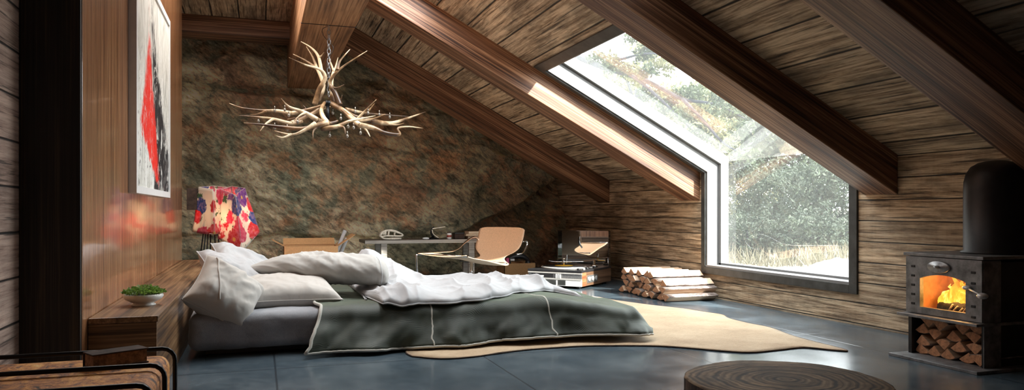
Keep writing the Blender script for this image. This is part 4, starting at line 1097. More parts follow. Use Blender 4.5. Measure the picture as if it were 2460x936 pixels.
m = MB(); m.lathe([(0.0375, 0.03), (0.0382, 0.032), (0.0382, 0.062), (0.0375, 0.064)], seg=18); o = m.obj('band', 'red_book', jr, world=False); o['label'] = 'red band'
m = MB(); m.lathe([(0, 0.095), (0.032, 0.095), (0.032, 0.115), (0, 0.117)], seg=18); m.obj('lid', 'dark_book', jr, world=False)
cx_ = onD(1101, DF + 0.32); cse = thing('case', 'dark brown case on the desk between the jar and the book stack', 'case', (cx_, DF + 0.32, DT))
m = MB(); m.box((-0.075, -0.08, 0), (0.075, 0.08, 0.075)); m.obj('case_body', 'dark_book', cse, bevel=0.006, world=False)
m = MB(); m.box((-0.077, -0.082, 0.076), (0.077, 0.082, 0.10)); m.obj('lid', 'black_plastic', cse, bevel=0.006, world=False)
zz = DT; bxx = onD(1141, DF + 0.28)
for i, (w_, d_, h_, mt, dx, lab) in enumerate(((0.30, 0.2, 0.045, 'red_book', 0.01, 'red book at the bottom of the stack on the desk'), (0.34, 0.22, 0.035, 'tan_book', -0.01, 'tan book in the middle of the stack on the desk'), (0.30, 0.2, 0.038, 'tan_book', 0.01, 'tan book on top of the stack on the desk'))):
    t = thing('book', lab, 'book', (bxx + dx, DF + 0.28, zz), 0.04 * (i - 1), 'books stacked on the desk')
    m = MB(); m.box((-w_ / 2, -d_ / 2, 0), (w_ / 2, d_ / 2, 0.004)); m.box((-w_ / 2, -d_ / 2, h_ - 0.004), (w_ / 2, d_ / 2, h_)); m.box((-w_ / 2, d_ / 2 - 0.004, 0), (w_ / 2, d_ / 2, h_)); m.obj('cover', mt, t, world=False)
    m = MB(); m.box((-w_ / 2 + .005, -d_ / 2 + .004, 0.004), (w_ / 2 - .005, d_ / 2 - .004, h_ - 0.004)); m.obj('pages', 'pages', t, world=False)
    zz += h_ + 0.0006

# leather sling chair
ch = thing('sling_chair', 'tan leather sling chair on chrome tubes standing at the desk', 'chair', (2.33, 9.77, 0), math.radians(38))
prof = smooth_path([(-0.02, 0, 0.515), (0.1, 0, 0.512), (0.40, 0, 0.485), (0.70, 0, 0.425), (0.86, 0, 0.385), (1.0, 0, 0.395), (1.12, 0, 0.49), (1.22, 0, 0.66), (1.27, 0, 0.80), (1.285, 0, 0.86)], 6)
def wid(s):
    w = 0.37
    w -= 0.17 * math.exp(-((s - 0.60) / 0.075) ** 2)
    if s > 0.9: w -= 0.10 * ((s - 0.9) / 0.1) ** 2
    return w
np_ = len(prof)
def sl(u, v):
    k = v * (np_ - 1); i = min(int(k), np_ - 2); p = prof[i].lerp(prof[i + 1], k - i)
    y = (2 * u - 1) * wid(v)
    sag = 0.03 * (1 - (2 * u - 1) ** 2)
    dx = sag * (1.0 if v > 0.66 else 0.0)
    drop = 0.075 * (1 - u) * math.sin(PI * min(1, max(0, v / 0.62))) 
    return Vector((p.x + dx, y, p.z - (sag if v <= 0.66 else 0) - drop))
m = MB(); m.grid(sl, 22, 54); o = m.obj('leather_sling', 'leather', ch, world=False); s = o.modifiers.new('solid', 'SOLIDIFY'); s.thickness = 0.008
for sg in (-1, 1):
    y = 0.375 * sg
    if sg < 0:
        m = MB(); m.tube(smooth_path([(1.12, y * .9, 0.47), (1.2, y, 0.485), (1.27, y, 0.53), (1.32, y, 0.61), (1.30, y, 0.66), (1.24, y * .95, 0.65)], 5), 0.0135, 8)
        m.obj('side_frame', 'chrome', ch, world=False)
        continue
    m = MB(); m.tube(smooth_path([(1.05, y, 0.016), (0.5, y, 0.016), (0.06, y, 0.016), (0.0, y, 0.06), (-0.04, y, 0.45), (-0.02, y, 0.51), (0.06, y, 0.52), (0.45, y, 0.515), (0.66, y, 0.515), (0.80, y, 0.545), (0.95, y, 0.63), (1.10, y * .98, 0.70), (1.20, y * .95, 0.69), (1.24, y * .9, 0.63)], 5), 0.0135, 8)
    m.obj('side_frame', 'chrome', ch, world=False)
    m = MB(); m.tube([(0.84, y * 0.5, 0.0), (0.84, y * 0.5, 0.39)], 0.022, 8); m.obj('rear_post', 'chrome', ch, world=False)
for x, z in ((0.0, 0.505), (0.35, 0.016), (0.84, 0.36)):
    m = MB(); m.tube([(x, -0.375, z), (x, 0.375, z)], 0.012, 8); m.obj('crossbar', 'chrome', ch, world=False)

ch.scale = (1.12, 1.12, 1.0)
# small box with odds and ends
BY = 11.25
a = at(1212, 633, y=BY); b = at(1287, 633, y=BY)
b2 = thing('cardboard_box', 'small cardboard box of odds and ends beside the record player', 'box', ((a.x + b.x) / 2, BY + 0.2, 0))
x0, x1, zt = a.x, b.x, a.z
m = MB(); m.box((x0, BY, 0), (x1, BY + wl, zt)); m.box((x0, BY + 0.4, 0), (x1, BY + 0.4 + wl, zt)); m.box((x0, BY, 0), (x0 + wl, BY + 0.4, zt)); m.box((x1 - wl, BY, 0), (x1, BY + 0.4, zt)); m.box((x0, BY, 0), (x1, BY + 0.4, 0.008)); m.obj('box_body', 'cardboard', b2)
def simple(nm, mb, mat, lab, cat, grp=None, bev=0.004): return tag(mb.obj(nm, mat, bevel=bev), lab, cat, grp)
m = MB(); m.lathe([(0, 0), (0.028, 0), (0.028, zt + 0.06), (0.02, zt + 0.075), (0, zt + 0.075)], (x0 + 0.09, BY + 0.12, 0.009), 16); simple('bottle', m, 'pink', 'pink bottle sticking out of the small cardboard box', 'bottle', None, 0)
m = MB(); m.box((x0 + 0.02, BY + 0.2, 0.009), (x0 + 0.075, BY + 0.28, zt + 0.055)); simple('carton', m, 'purple', 'purple carton at the left in the small cardboard box', 'carton')
hd = thing('headphones', 'black headphones lying on top of the small cardboard box', 'headphones', (x0 + 0.3, BY + 0.2, zt - 0.045))
m = MB(); m.tube([(0.19 * math.cos(a_) , 0.0, 0.02 + 0.13 * math.sin(a_)) for a_ in [PI * k / 16 for k in range(17)]], [0.02 + 0.025 * math.sin(PI * k / 16) for k in range(17)], 10); m.obj('headband', 'black_plastic', hd, world=False)
for sx_ in (-1, 1):
    m = MB(); m.sphere((0.17 * sx_, 0, 0.03), (0.045, 0.06, 0.06), 14, 10); m.obj('ear_cup', 'black_plastic', hd, world=False)
m = MB(); m.box((-0.15, -0.055, 0.08), (-0.08, -0.045, 0.11)); o = m.obj('badge', 'silver_plastic', hd, world=False); o['label'] = 'silver badge'

# record player
rz = math.atan2(0.66, 0.75)
rp = thing('record_player', 'old record player with a wooden cabinet, silver front and open smoked lid', 'record player', (4.28, 9.55, 0), rz)
RL_, RW_, RZ0, RZ1 = 1.08, 0.86, 0.035, 0.262
m = MB(); m.box((0.16, 0, RZ0), (RL_, RW_, RZ1 - 0.03)); m.obj('cabinet', 'brown_wood', rp, bevel=0.005, world=False)
m = MB(); m.box((0.02, 0, RZ0), (0.16, RW_, RZ1 - 0.03)); o = m.obj('front_block', 'red_wood', rp, bevel=0.004, world=False); o['label'] = 'reddish wooden front corner'
m = MB(); m.box((0.0, 0.002, RZ0), (0.02, RW_ - 0.002, RZ1 - 0.135)); m.obj('lower_front', 'white_plastic', rp, bevel=0.003, world=False)
m = MB(); m.box((0.004, 0.002, RZ1 - 0.128), (0.02, RW_ - 0.002, RZ1 - 0.05)); m.obj('tuner_strip', 'brushed', rp, bevel=0.002, world=False)
m = MB(); m.box((-0.006, 0.002, RZ1 - 0.136), (0.02, RW_ - 0.002, RZ1 - 0.122)); m.box((-0.006, 0.002, RZ1 - 0.052), (0.02, RW_ - 0.002, RZ1 - 0.036)); m.obj('chrome_trim', 'silver_plastic', rp, world=False)
m = MB(); m.box((-0.001, 0.45, RZ1 - 0.115), (0.006, 0.80, RZ1 - 0.062)); m.obj('dial_window', 'black_plastic', rp, world=False)
m = MB(); m.box((-0.003, 0.60, RZ1 - 0.105), (0.006, 0.80, RZ1 - 0.085)); m.obj('dial_plate', 'white_plastic', rp, world=False)
for y0, y1 in ((0.25, 0.37), (0.40, 0.60)):
    m = MB(); m.box((-0.003, y0, RZ0 + 0.012), (0.004, y1, RZ1 - 0.145)); m.obj('speaker_grille', 'dark_casing', rp, world=False)
for k in range(3):
    m = MB(); m.box((-0.01, 0.33 + 0.03 * k, RZ1 - 0.118), (0.004, 0.345 + 0.03 * k, RZ1 - 0.06)); m.obj('switch', 'white_plastic', rp, bevel=0.002, world=False)
m = MB(); m.box((-0.004, -0.004, RZ1 - 0.03), (RL_ + 0.002, RW_ + 0.004, RZ1)); m.obj('top_deck', 'black_plastic', rp, bevel=0.004, world=False)
m = MB(); m.box((0.19, -0.006, RZ0 + 0.04), (0.56, 0.002, RZ1 - 0.08)); pl = m.obj('socket_plate', 'brushed', rp, bevel=0.002, world=False)
for k in range(3):
    m = MB(); m.lathe([(0, 0), (0.035, 0), (0.035, 0.012), (0, 0.012)], seg=16); m.xf(Matrix.Translation((0.25 + 0.12 * k, -0.006, (RZ0 + RZ1) / 2 - 0.02)) @ Matrix.Rotation(PI / 2, 4, 'X')); m.obj('knob', 'silver_plastic', pl, world=False)
m = MB(); m.lathe([(0, RZ1), (0.33, RZ1), (0.34, RZ1 + 0.005), (0.34, RZ1 + 0.02), (0.32, RZ1 + 0.025), (0, RZ1 + 0.025)], (0.42, 0.48, 0), 40); m.obj('platter', 'silver_plastic', rp, world=False)
m = MB(); m.lathe([(0, RZ1 + 0.025), (0.31, RZ1 + 0.025), (0.31, RZ1 + 0.030), (0, RZ1 + 0.030)], (0.42, 0.48, 0), 40); rc = m.obj('record', 'black_plastic', rp, world=False)
m = MB(); m.lathe([(0.012, RZ1 + 0.030), (0.135, RZ1 + 0.030), (0.135, RZ1 + 0.036), (0.012, RZ1 + 0.036)], (0.42, 0.48, 0), 30); m.obj('record_label', 'yellow_label', rc, world=False)
m = MB(); m.tube([(0.42, 0.48, RZ1 + 0.03), (0.42, 0.48, RZ1 + 0.125)], 0.012, 8); m.lathe([(0, RZ1 + 0.125), (0.02, RZ1 + 0.125), (0.02, RZ1 + 0.14), (0, RZ1 + 0.145)], (0.42, 0.48, 0), 12); m.obj('spindle', 'chrome', rp, world=False)
m = MB(); m.lathe([(0, RZ1), (0.06, RZ1), (0.05, RZ1 + 0.03), (0.025, RZ1 + 0.04), (0.025, RZ1 + 0.11), (0, RZ1 + 0.11)], (0.80, 0.16, 0), 18); m.tube(smooth_path([(0.86, 0.13, RZ1 + 0.1), (0.80, 0.16, RZ1 + 0.095), (0.6, 0.3, RZ1 + 0.085), (0.40, 0.62, RZ1 + 0.085), (0.36, 0.70, RZ1 + 0.10)], 5), 0.010, 8); m.obj('tonearm', 'chrome', rp, world=False)
for k, (x, y) in enumerate(((0.12, 0.10), (0.24, 0.08), (0.36, 0.08), (0.5, 0.08), (0.62, 0.1))):
    m = MB(); m.lathe([(0, RZ1), (0.028, RZ1), (0.025, RZ1 + 0.022), (0, RZ1 + 0.024)], (x, y, 0), 14); m.obj('control_knob', 'silver_plastic' if k % 2 else 'black_plastic', rp, world=False)
for x in (0.08, RL_ - 0.1):
    for y in (0.08, RW_ - 0.1):
        m = MB(); m.lathe([(0, 0), (0.03, 0), (0.036, 0.02), (0.036, RZ0), (0, RZ0)], (x, y, 0), 12); m.obj('foot', 'black_plastic', rp, world=False)
m = MB(); LZ = 0.80; LX = RL_ - 0.03
m.box((LX, 0.0, RZ1 + 0.002), (LX + 0.006, RW_, LZ)); m.box((LX - 0.07, 0, RZ1 + 0.002), (LX, 0.006, LZ)); m.box((LX - 0.07, RW_ - 0.006, RZ1 + 0.002), (LX, RW_, LZ)); m.box((LX - 0.07, 0, LZ - 0.006), (LX, RW_, LZ))
o = m.obj('lid', 'acrylic', rp, world=False); o['label'] = 'open smoked clear lid'

# ---------------------------------------------------------------- split logs by the window
def wedge(ry, rz_, kind, seed):
    rg = random.Random(seed); n = 7
    if kind == 0: apex, a0, a1 = (0, rz_), PI * 1.16, PI * 1.84      # point up
    else: apex, a0, a1 = (0, -rz_), PI * 0.14, PI * 0.86
    arc = []
    for i in range(n + 1):
        a = a0 + (a1 - a0) * i / n; k = 1 + rg.uniform(-0.06, 0.06)
        arc.append((ry * math.cos(a) * k, rz_ * math.sin(a) * 0.95 * k))
    return (apex[0] + rg.uniform(-0.3, 0.3) * ry, apex[1]), arc
def make_log(yc, zc, x0, x1, ry, rz_, kind, seed, label, group, bark=True):
    apex, arc = wedge(ry, rz_, kind, seed)
    rg = random.Random(seed + 999)
    tw = rg.uniform(-0.02, 0.02)
    zmin = zc + min([p[1] for p in arc] + [apex[1]])
    t = thing('split_log', label, 'log', ((x0 + x1) / 2, yc, zmin), 0, group)
    def section(x, k, g=1.0, sh=0.0): return [Vector((x, yc + y * g + tw * k, zc + z * g)) for y, z in [apex] + arc]
    m = MB(); n = len(arc) + 1; ns = 6
    for i in range(ns + 1):
        x = x0 + (x1 - x0) * i / ns; g = 1 + 0.05 * fbm(x * 5 + seed, 1, 2, 2)
        m.v += section(x, i / ns, g)
    for i in range(ns):
        for k in range(n):
            m.face((i * n + k, i * n + (k + 1) % n, (i + 1) * n + (k + 1) % n, (i + 1) * n + k), 0)
    m.face(list(range(n))[::-1], 1); m.face([ns * n + k for k in range(n)], 1)
    m.obj('split_wood', ['split_wood', 'log_end'], t, bevel=0.003)
    if bark:
        b = MB(); na = len(arc); th = 0.007
        for i in range(ns + 1):
            x = x0 + 0.004 + (x1 - x0 - 0.008) * i / ns; g = 1 + 0.05 * fbm(x * 5 + seed, 1, 2, 2) + th / max(ry, rz_)
            b.v += [Vector((x, yc + y * g + tw * i / ns, zc + z * g)) for y, z in arc]
        for i in range(ns):
            for k in range(na - 1): b.face((i * na + k, i * na + k + 1, (i + 1) * na + k + 1, (i + 1) * na + k), 0, True)
        o = b.obj('bark', 'bark', t); s = o.modifiers.new('solid', 'SOLIDIFY'); s.thickness = 0.006; s.offset = -1
    return t
rows = [(8, 0.0, 'bottom'), (7, 0.5, 'second lowest'), (7, 0.15, 'third'), (5, 0.6, 'top')]
sd = 100
LY0, LY1 = 7.80, 9.16
stp = (LY1 - LY0) / 8
for r, (n, off, nm) in enumerate(rows):
    for k in range(n):
        yc = LY1 - stp * (k + 0.5 + off * 0.9) ; zc = 0.049 + r * 0.083
        kind = (k + r) % 2 if r < 3 else 0
        make_log(yc, zc, 4.66 + rnd.uniform(-0.03, 0.05), 5.36 + rnd.uniform(-0.05, 0.05), stp * 0.54, 0.044, kind, sd, f'{ORD[k]} log from the left in the {nm} row of the stack below the window', 'firewood stacked below the window')
        sd += 1

# ---------------------------------------------------------------- cowhide, stump, stove
rpx = [(990, 857), (1060, 863), (1130, 859), (1190, 851), (1260, 842), (1340, 836), (1420, 832), (1560, 832), (1640, 836), (1720, 843), (1800, 848), (1870, 842), (1930, 836), (2000, 842), (2036, 844), (2012, 836), (1960, 823), (1905, 808), (1850, 788), (1800, 778), (1752, 766), (1735, 757), (1690, 750), (1640, 742), (1560, 733), (1480, 722), (1400, 712), (1250, 730), (1100, 770), (1000, 820), (975, 845)]
RP = [at(u, v, z=0.0) for u, v in rpx]; RP = [Vector((p.x, p.y, 0)) for p in smooth_path(RP + [RP[0]], 4)[:-1]]
cen = sum(RP, Vector()) / len(RP)
m = MB(); nR = len(RP); rings = 14
for i in range(rings + 1):
    f = i / rings
    for p in RP:
        q_ = cen.lerp(p, f); m.v.append(Vector((q_.x, q_.y, 0.0135 + 0.003 * fbm(q_.x * 3, q_.y * 3, 1, 3) if f < 1 else 0.010)))
for i in range(rings):
    for k in range(nR): m.face((i * nR + k, (i + 1) * nR + k, (i + 1) * nR + (k + 1) % nR, i * nR + (k + 1) % nR), 0, True)
b = len(m.v); m.v += [Vector((p.x, p.y, 0.001)) for p in RP]
for k in range(nR): m.face((rings * nR + k, b + k, b + (k + 1) % nR, rings * nR + (k + 1) % nR), 0)
rug = m.obj('cowhide_rug', 'cowhide'); tag(rug, 'beige cowhide rug spread on the concrete floor under the foot of the bed', 'rug')
e = MB(); e.tube([Vector((p.x, p.y, 0.006)) for p in RP], 0.006, 5, 0, True); o = e.obj('rug_edge', 'dark_book', rug, world=False); o['label'] = 'dark cut edge'

sc = at(1888, 911, z=0.38); sc.z = 0
st = thing('stump_stool', 'round tree stump stool with growth rings at the bottom of the picture', 'stool', sc)
def sr(a, z): return 0.418 * (1 + 0.03 * fbm(math.cos(a) * 1.5, math.sin(a) * 1.5, 3, 3) + 0.012 * fbm(math.cos(a) * 9, math.sin(a) * 9, z * 3, 3)) + 0.03 * (1 - z / 0.38) ** 2
m = MB(); m.grid(lambda u, v: (sr(2 * PI * u, v * 0.372) * math.cos(2 * PI * u), sr(2 * PI * u, v * 0.372) * math.sin(2 * PI * u), v * 0.372), 120, 14); m.obj('bark', 'stump_bark', st, world=False)
m = MB()
prf = [(1.0, 0.372), (0.992, 0.378), (0.975, 0.3805), (0.7, 0.3815), (0.4, 0.381), (0.15, 0.3808)]
for k_, z in prf:
    for i in range(120):
        a = 2 * PI * i / 120; r = sr(a, 0.372) * k_; m.v.append(Vector((r * math.cos(a), r * math.sin(a), z + 0.002 * fbm(math.cos(a) * 3 * k_, math.sin(a) * 3 * k_, 1, 3))))
for j in range(len(prf) - 1):
    for i in range(120): m.face((j * 120 + i, j * 120 + (i + 1) % 120, (j + 1) * 120 + (i + 1) % 120, (j + 1) * 120 + i), 0, True)
m.face([5 * 120 + i for i in range(120)], 0, True)
m.obj('cut_top', 'stump_rings', st, world=False)

# wood stove: local a = distance to the right along its front, front faces -x
SX, SY1, SY0 = 4.70, 4.395, 3.775
sv = thing('wood_stove', 'black steel wood stove with a burning fire behind glass and a log store below', 'stove', (5.02, 4.085, 0))
m = MB(); m.box((4.55, 3.70, 0.0), (5.36, 4.44, 0.022)); m.obj('base_plate', 'stove_steel', sv, bevel=0.003)
m = MB(); m.box((SX, SY1 - 0.03, 0.022), (5.34, SY1, 0.31)); m.box((SX, SY0, 0.022), (5.34, SY0 + 0.012, 0.31)); m.box((5.2, SY0, 0.022), (5.34, SY1, 0.31)); m.obj('log_store', 'stove_black', sv)
m = MB(); m.box((4.615, SY0 - 0.02, 0.31), (5.35, SY1 + 0.03, 0.330)); m.obj('shelf_plate', 'stove_steel', sv, bevel=0.003)
m = MB(); m.box((SX, SY0 - 0.006, 0.022), (4.86, SY0 + 0.0, 0.76)); m.obj('side_band', 'stove_steel', sv, bevel=0.002)
# firebox shell
m = MB(); m.box((SX + 0.02, SY1 - 0.02, 0.33), (5.34, SY1, 0.762)); m.box((SX + 0.02, SY0, 0.33), (5.34, SY0 + 0.02, 0.762)); m.box((5.3, SY0, 0.33), (5.34, SY1, 0.762)); m.box((SX + 0.02, SY0, 0.745), (5.34, SY1, 0.762)); m.obj('firebox', 'stove_black', sv)
m = MB(); m.box((4.98, SY0 + 0.03, 0.335), (5.0, SY1 - 0.03, 0.74)); m.box((SX + 0.03, SY1 - 0.1, 0.335), (5.0, SY1 - 0.08, 0.74)); m.box((SX + 0.03, SY0 + 0.08, 0.335), (5.0, SY0 + 0.1, 0.74)); m.box((SX + 0.03, SY0 + 0.03, 0.332), (5.0, SY1 - 0.03, 0.345)); m.obj('firebrick_lining', 'firebrick', sv)
m = MB(); m.box((4.675, SY0 - 0.02, 0.765), (5.37, SY1 + 0.025, 0.788)); m.obj('top_plate', 'stove_steel', sv, bevel=0.004)
# door with arched window
WYa, WYb, WZa, WZs, WZt = 4.275, 3.895, 0.385, 0.60, 0.635
m = MB(); D0, D1 = SX - 0.018, SX + 0.018
def dbox(y0, y1, z0, z1): m.box((D0, min(y0, y1), z0), (D1, max(y0, y1), z1))
dbox(SY1 + 0.005, WYa, 0.335, 0.76); dbox(WYb, SY0 - 0.004, 0.335, 0.76); dbox(WYa, WYb, 0.335, WZa)
na = 14
def archz(k): return WZs + (WZt - WZs) * math.sin(PI * k / na) ** 0.8
for k in range(na):
    ya, yb = WYa + (WYb - WYa) * k / na, WYa + (WYb - WYa) * (k + 1) / na
    m.prism([(D0, ya, archz(k)), (D0, yb, archz(k + 1)), (D0, yb, 0.76), (D0, ya, 0.76)], (D1 - D0, 0, 0))
dr = m.obj('door', 'stove_steel', sv)
m = MB(); pts = [(SX, WYa, WZa - 0.004), (SX, WYb, WZa - 0.004)] + [(SX, WYa + (WYb - WYa) * (na - k) / na, archz(na - k) + 0.002) for k in range(na + 1)]
m.prism([Vector(p) for p in pts], (0.004, 0, 0)); m.obj('door_glass', 'stove_glass', dr)
for y, zs in ((4.335, (0.405, 0.475, 0.545, 0.615, 0.685)), (3.835, (0.365, 0.44, 0.60, 0.675))):
    for z in zs:
        m = MB(); m.box((D0 - 0.004, y - 0.017, z - 0.008), (D0 + 0.002, y + 0.017, z + 0.008)); o = m.obj('square_rivet', 'hole', dr, bevel=0.002)
vw = MB(); vw.lathe([(0, 0.0), (1.0, 0.0), (1.0, 0.012), (0.93, 0.018), (0.3, 0.02), (0.22, 0.03), (0.16, 0.045), (0, 0.048)], seg=40)
for i, v in enumerate(vw.v): vw.v[i] = Vector((D0 - v.z, 4.105 + v.x * 0.095, 0.694 + v.y * 0.044))
vw.obj('air_wheel', 'brushed', dr)
h0 = Vector((D0 - 0.012, 3.875, 0.566)); h1 = Vector((4.60, 3.70, 0.53))
m = MB(); m.sphere(h0, (0.02, 0.035, 0.016), 14, 8); m.tube([h0, h1], 0.006, 8); m.sphere(h1, (0.035, 0.035, 0.021), 16, 10); m.obj('handle', 'silver_plastic', dr)
pc = (5.165, 4.04)
m = MB(); R_ = 0.215
m.lathe([(R_ + 0.02, 0.788), (R_ + 0.02, 0.80), (R_, 0.81), (R_, 1.25), (R_ * .985, 1.32), (R_ * .92, 1.38), (R_ * .78, 1.43), (R_ * .55, 1.46), (R_ * .25, 1.475), (0, 1.478)], (pc[0], pc[1], 0), 48); m.obj('flue_drum', 'stove_black', sv)
# fire
def flame(y, x, h, w, seed):
    m = MB(); rg = random.Random(seed); pts = []; 
    for i in range(9):
        f = i / 8; pts.append(Vector((x + 0.03 * fbm(f * 3, seed, 1, 2), y + 0.06 * f * fbm(f * 2.5, seed, 4, 2) + 0.02 * math.sin(f * 7 + seed), 0.40 + h * f)))
    m.tube(pts, [w * (0.55 + 0.6 * math.sin(PI * min(1, i / 8 * 1.3) * 0.7)) * (1 - (i / 8) ** 1.6) + 0.001 for i in range(9)], 10)
    return m
fm = MB(); fls = [(4.19, .09), (4.14, .15), (4.09, .19), (4.04, .17), (3.99, .2), (3.95, .14), (4.11, .22), (4.06, .13), (4.0, .12), (4.165, .11), (4.02, .21), (3.93, .1)]
fire = thing('fire', 'bright yellow orange flames burning on a log inside the stove', 'fire', (4.8, 4.05, 0.40))
for i, (y, h) in enumerate(fls):
    flame(y, 4.83 + 0.03 * (i % 3), h * 1.08, 0.041, i).obj('flame', 'flame', fire)
fl_ = thing('burning_log', 'charred log glowing under the flames inside the stove', 'log', (4.8, 4.03, 0.346))
m = MB(); m.tube([(4.80, 4.20, 0.385), (4.81, 4.05, 0.40), (4.80, 3.90, 0.395)], 0.04, 9); m.obj('charred_wood', 'charred', fl_)
for k in range(5):
    m = MB(); y = 4.10 - 0.04 * k; m.tube([(4.757, y, 0.365 + 0.008 * (k % 2)), (4.765, y - 0.035, 0.425 - 0.01 * (k % 3))], 0.006, 6); o = m.obj('splinter', 'ash', fl_); o['label'] = 'pale ashen splinter'
pl_ = bpy.data.lights.new('fire_light', 'POINT'); pl_.energy = 5.0; pl_.color = (1.0, 0.5, 0.14); pl_.shadow_soft_size = 0.06
po = bpy.data.objects.new('fire_light', pl_); COL.objects.link(po); po.location = (4.76, 4.05, 0.56)
# logs in the store
spx = [(2230, 773, 1), (2214, 788, 0), (2261, 782, 1), (2309, 790, 1), (2343, 793, 1), (2244, 803, 1), (2289, 807, 0), (2337, 811, 1), (2216, 817, 0), (2263, 827, 1), (2301, 832, 0), (2339, 838, 1), (2206, 842, 0), (2240, 845, 0), (2276, 858, 0), (2320, 865, 0), (2351, 874, 1)]
rowname = ['top', 'top', 'top', 'top', 'top', 'second', 'second', 'second', 'third', 'third', 'third', 'third', 'bottom', 'bottom', 'bottom', 'bottom', 'bottom']
cnt = {}
order = sorted(range(17), key=lambda i: spx[i][0])
for i in range(17):
    u, v, k = spx[i]; p = at(u, v, x=4.73); nm = rowname[i]
    j = sum(1 for q_ in range(17) if rowname[q_] == nm and spx[q_][0] < u)
    y_ = min(max(p.y, SY0 + 0.065), SY1 - 0.085); z_ = min(max(p.z, 0.062), 0.272)
    make_log(y_, z_, 4.725 + rnd.uniform(0, 0.02), 5.12, 0.070, 0.041, k, 300 + i, f'{ORD[j]} log from the left in the {nm} row of the store under the stove', 'logs stored under the stove', bark=(i % 2 == 0))

# ---------------------------------------------------------------- antler chandelier
CY = 8.30
hook = at(790, 62, y=CY)
cd = thing('antler_chandelier', 'antler chandelier with small bulbs hanging by a chain from the ridge beam', 'chandelier', (hook.x, CY, RIDGE_Z))
def AP(u, v, d=0.0): return at(u, v, y=CY + d)
def antler(segs):
    m = MB()
    for pts, r0, r1 in segs:
        P = smooth_path([AP(*p) for p in pts], 6); n = len(P)
        rad = [max(0.002, 1.0 * (r0 + (r1 - r0) * (i / (n - 1)) ** 1.05) * (1 + 0.04 * fbm(i * 0.4, r0 * 90, 2, 2))) for i in range(n)]
        m.tube(P, rad, 9)
    return m.obj('antler', 'antler', cd)
T = 0.003
antler([([(757, 250, .05), (767, 215, 0), (781, 188, -.03), (771, 168, -.06), (732, 155, -.12), (694, 138, -.2)], .034, T), ([(772, 170, -.05), (765, 136, -.02), (748, 115, .02), (723, 100, .06)], .022, T), ([(765, 138, -.02), (772, 134, -.05), (778, 126, -.08)], .012, T)])
antler([([(762, 245, .12), (777, 205, .14), (760, 160, .2), (750, 135, .25), (736, 112, .3)], .03, T), ([(762, 165, .2), (735, 146, .26), (704, 130, .32)], .02, T)])
antler([([(817, 252, -.05), (805, 223, -.02), (792, 200, 0), (805, 177, -.05), (832, 154, -.12), (882, 122, -.2)], .034, T), ([(811, 168, -.08), (817, 146, -.06), (841, 118, -.04)], .02, T), ([(794, 207, 0), (809, 211, -.05), (827, 203, -.1)], .014, T), ([(812, 240, -.05), (819, 238, -.06), (822, 228, -.08)], .014, T)])
antler([([(800, 246, .12), (796, 205, .12), (800, 175, .16), (806, 160, .2), (812, 138, .25)], .028, T), ([(802, 172, .16), (794, 150, .2), (790, 140, .24)], .014, T)])
antler([([(762, 288, -.35), (732, 270, -.38), (694, 256, -.42), (675, 236, -.45)], .03, T), ([(762, 288, -.35), (790, 296, -.3), (812, 290, -.25)], .026, .012), ([(735, 270, -.38), (722, 276, -.45), (706, 290, -.5)], .014, T)])
antler([([(700, 272, .35), (667, 266, .4), (628, 265, .42), (582, 259, .45), (551, 248, .5)], .024, T), ([(640, 266, .4), (615, 275, .42), (580, 277, .46)], .014, T), ([(700, 272, .35), (745, 262, .3), (785, 250, .2)], .024, .012)])
antler([([(725, 290, .1), (702, 296, .05), (655, 285, .0), (617, 281, .0), (572, 277, .05)], .025, T), ([(657, 285, 0), (638, 298, -.05), (624, 316, -.1)], .017, T), ([(700, 295, .05), (730, 283, .1), (770, 262, .1), (790, 245, .05)], .024, .014)])
antler([([(788, 294, -.5), (732, 309, -.55), (686, 306, -.5), (636, 300, -.42), (586, 295, -.35)], .032, T), ([(768, 300, -.52), (753, 314, -.56), (752, 332, -.6)], .016, T), ([(786, 294, -.5), (776, 280, -.4), (772, 262, -.25), (780, 246, -.1)], .028, .016)])
antler([([(757, 296, -.6), (732, 312, -.65), (702, 323, -.65), (659, 314, -.6)], .024, T), ([(700, 322, -.65), (680, 330, -.68), (664, 326, -.7)], .012, T)])
antler([([(790, 246, .0), (825, 265, -.1), (859, 288, -.2), (894, 286, -.25), (925, 274, -.28)], .032, T), ([(858, 287, -.2), (868, 276, -.22), (879, 264, -.25), (904, 239, -.3)], .020, T), ([(826, 266, -.1), (834, 280, -.15), (846, 290, -.2)], .016, T)])
antler([([(771, 309, -.5), (809, 304, -.52), (836, 292, -.5), (867, 285, -.45), (902, 278, -.4)], .028, T), ([(811, 304, -.52), (826, 306, -.56), (830, 324, -.6)], .018, T)])
antler([([(865, 300, -.35), (898, 308, -.4), (925, 319, -.42), (959, 323, -.42), (956, 308, -.4), (982, 304, -.36), (1016, 308, -.3)], .030, T), ([(874, 304, -.36), (882, 315, -.4), (889, 328, -.45)], .017, T), ([(865, 300, -.35), (845, 285, -.25), (820, 262, -.1)], .028, .016)])
antler([([(890, 290, .15), (936, 296, .2), (975, 285, .25), (1023, 268, .3)], .032, T), ([(925, 296, .2), (950, 300, .16), (970, 296, .12)], .016, T), ([(892, 290, .15), (850, 278, .15), (815, 256, .1)], .028, .016)])
antler([([(830, 262, .4), (880, 272, .5), (930, 276, .52), (985, 280, .5)], .022, T), ([(880, 272, .5), (892, 258, .55), (900, 248, .6)], .014, T)])
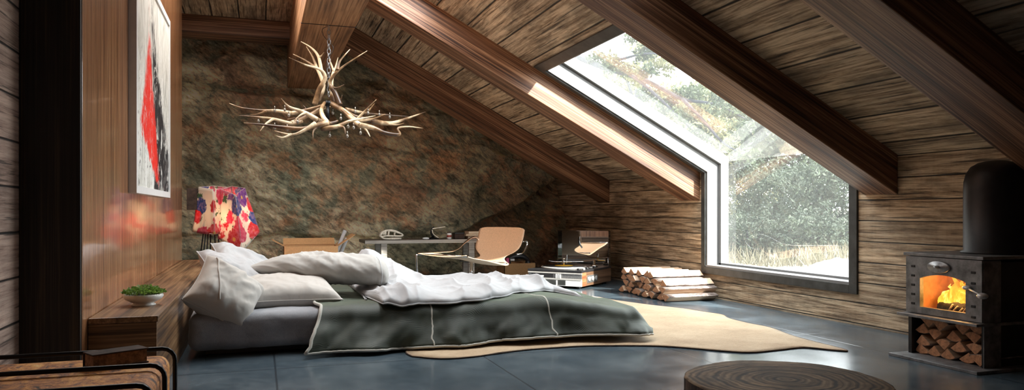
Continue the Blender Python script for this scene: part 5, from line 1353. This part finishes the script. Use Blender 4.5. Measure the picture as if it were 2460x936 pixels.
antler([([(790, 252, .3), (760, 266, .45), (720, 282, .55), (690, 286, .6)], .026, T), ([(740, 274, .5), (736, 262, .55), (728, 252, .6)], .014, T)])
m = MB(); hub = AP(788, 248); m.sphere(hub, (0.05, 0.05, 0.035), 14, 8); m.tube([hub, AP(787, 285, -.1)], 0.02, 8); m.obj('hub', 'black_metal', cd)
bp = [(312, 690, .3), (375, 685, .3), (400, 720, .0), (210, 755, 0), (312, 797, -.4), (455, 760, -.2), (675, 705, 0), (725, 740, -.2), (895, 705, .1), (965, 715, .3), (1030, 730, .3), (770, 790, -.45), (805, 797, -.45), (655, 845, -.5), (765, 850, -.5), (848, 830, -.4), (390, 808, -.5), (815, 697, -.1)]
for (a, b, d) in bp:
    p = AP(540 + a * 0.3846, b * 0.3846, d); m = MB(); m.sphere(p, (0.015, 0.015, 0.02), 10, 8); m.tube([p + Vector((0, 0, .018)), p + Vector((0, 0, .05))], 0.006, 6); m.obj('bulb', 'bulb', cd)
m = MB(); top = Vector((hook.x, CY, RIDGE_Z - 0.002)); bot = AP(790, 232); nl = 15; Lk = (top - bot).z / nl
for k in range(nl):
    c = top - Vector((0, 0, Lk * (k + 0.5))); pts = []
    for i in range(14):
        a = 2 * PI * i / 14; w = 0.017 * math.cos(a); h = Lk * 0.62 * math.sin(a)
        pts.append(c + (Vector((w, 0, h)) if k % 2 else Vector((0.006 * math.cos(a) * 0.5 + w * .35, w * .9, h))))
    m.tube(pts, 0.0045, 6, 0, True)
m.obj('chain', 'brushed', cd)
m = MB(); m.tube(smooth_path([AP(790, 62), AP(775, 70), AP(777, 85), AP(788, 98), AP(800, 112), AP(798, 125), AP(788, 140), AP(784, 160), AP(789, 190)], 5), 0.003, 5); m.obj('cord', 'black_plastic', cd)
m = MB(); a = at(720, 51, z=RIDGE_Z); b = at(851, 63, z=RIDGE_Z); m.tube([Vector((RIDGE_X0 - 0.004, CY, RIDGE_Z - 0.001)), Vector((RIDGE_X1 + 0.004, CY, RIDGE_Z - 0.001))], 0.006, 5); m.obj('tie_wire', 'black_metal', cd)
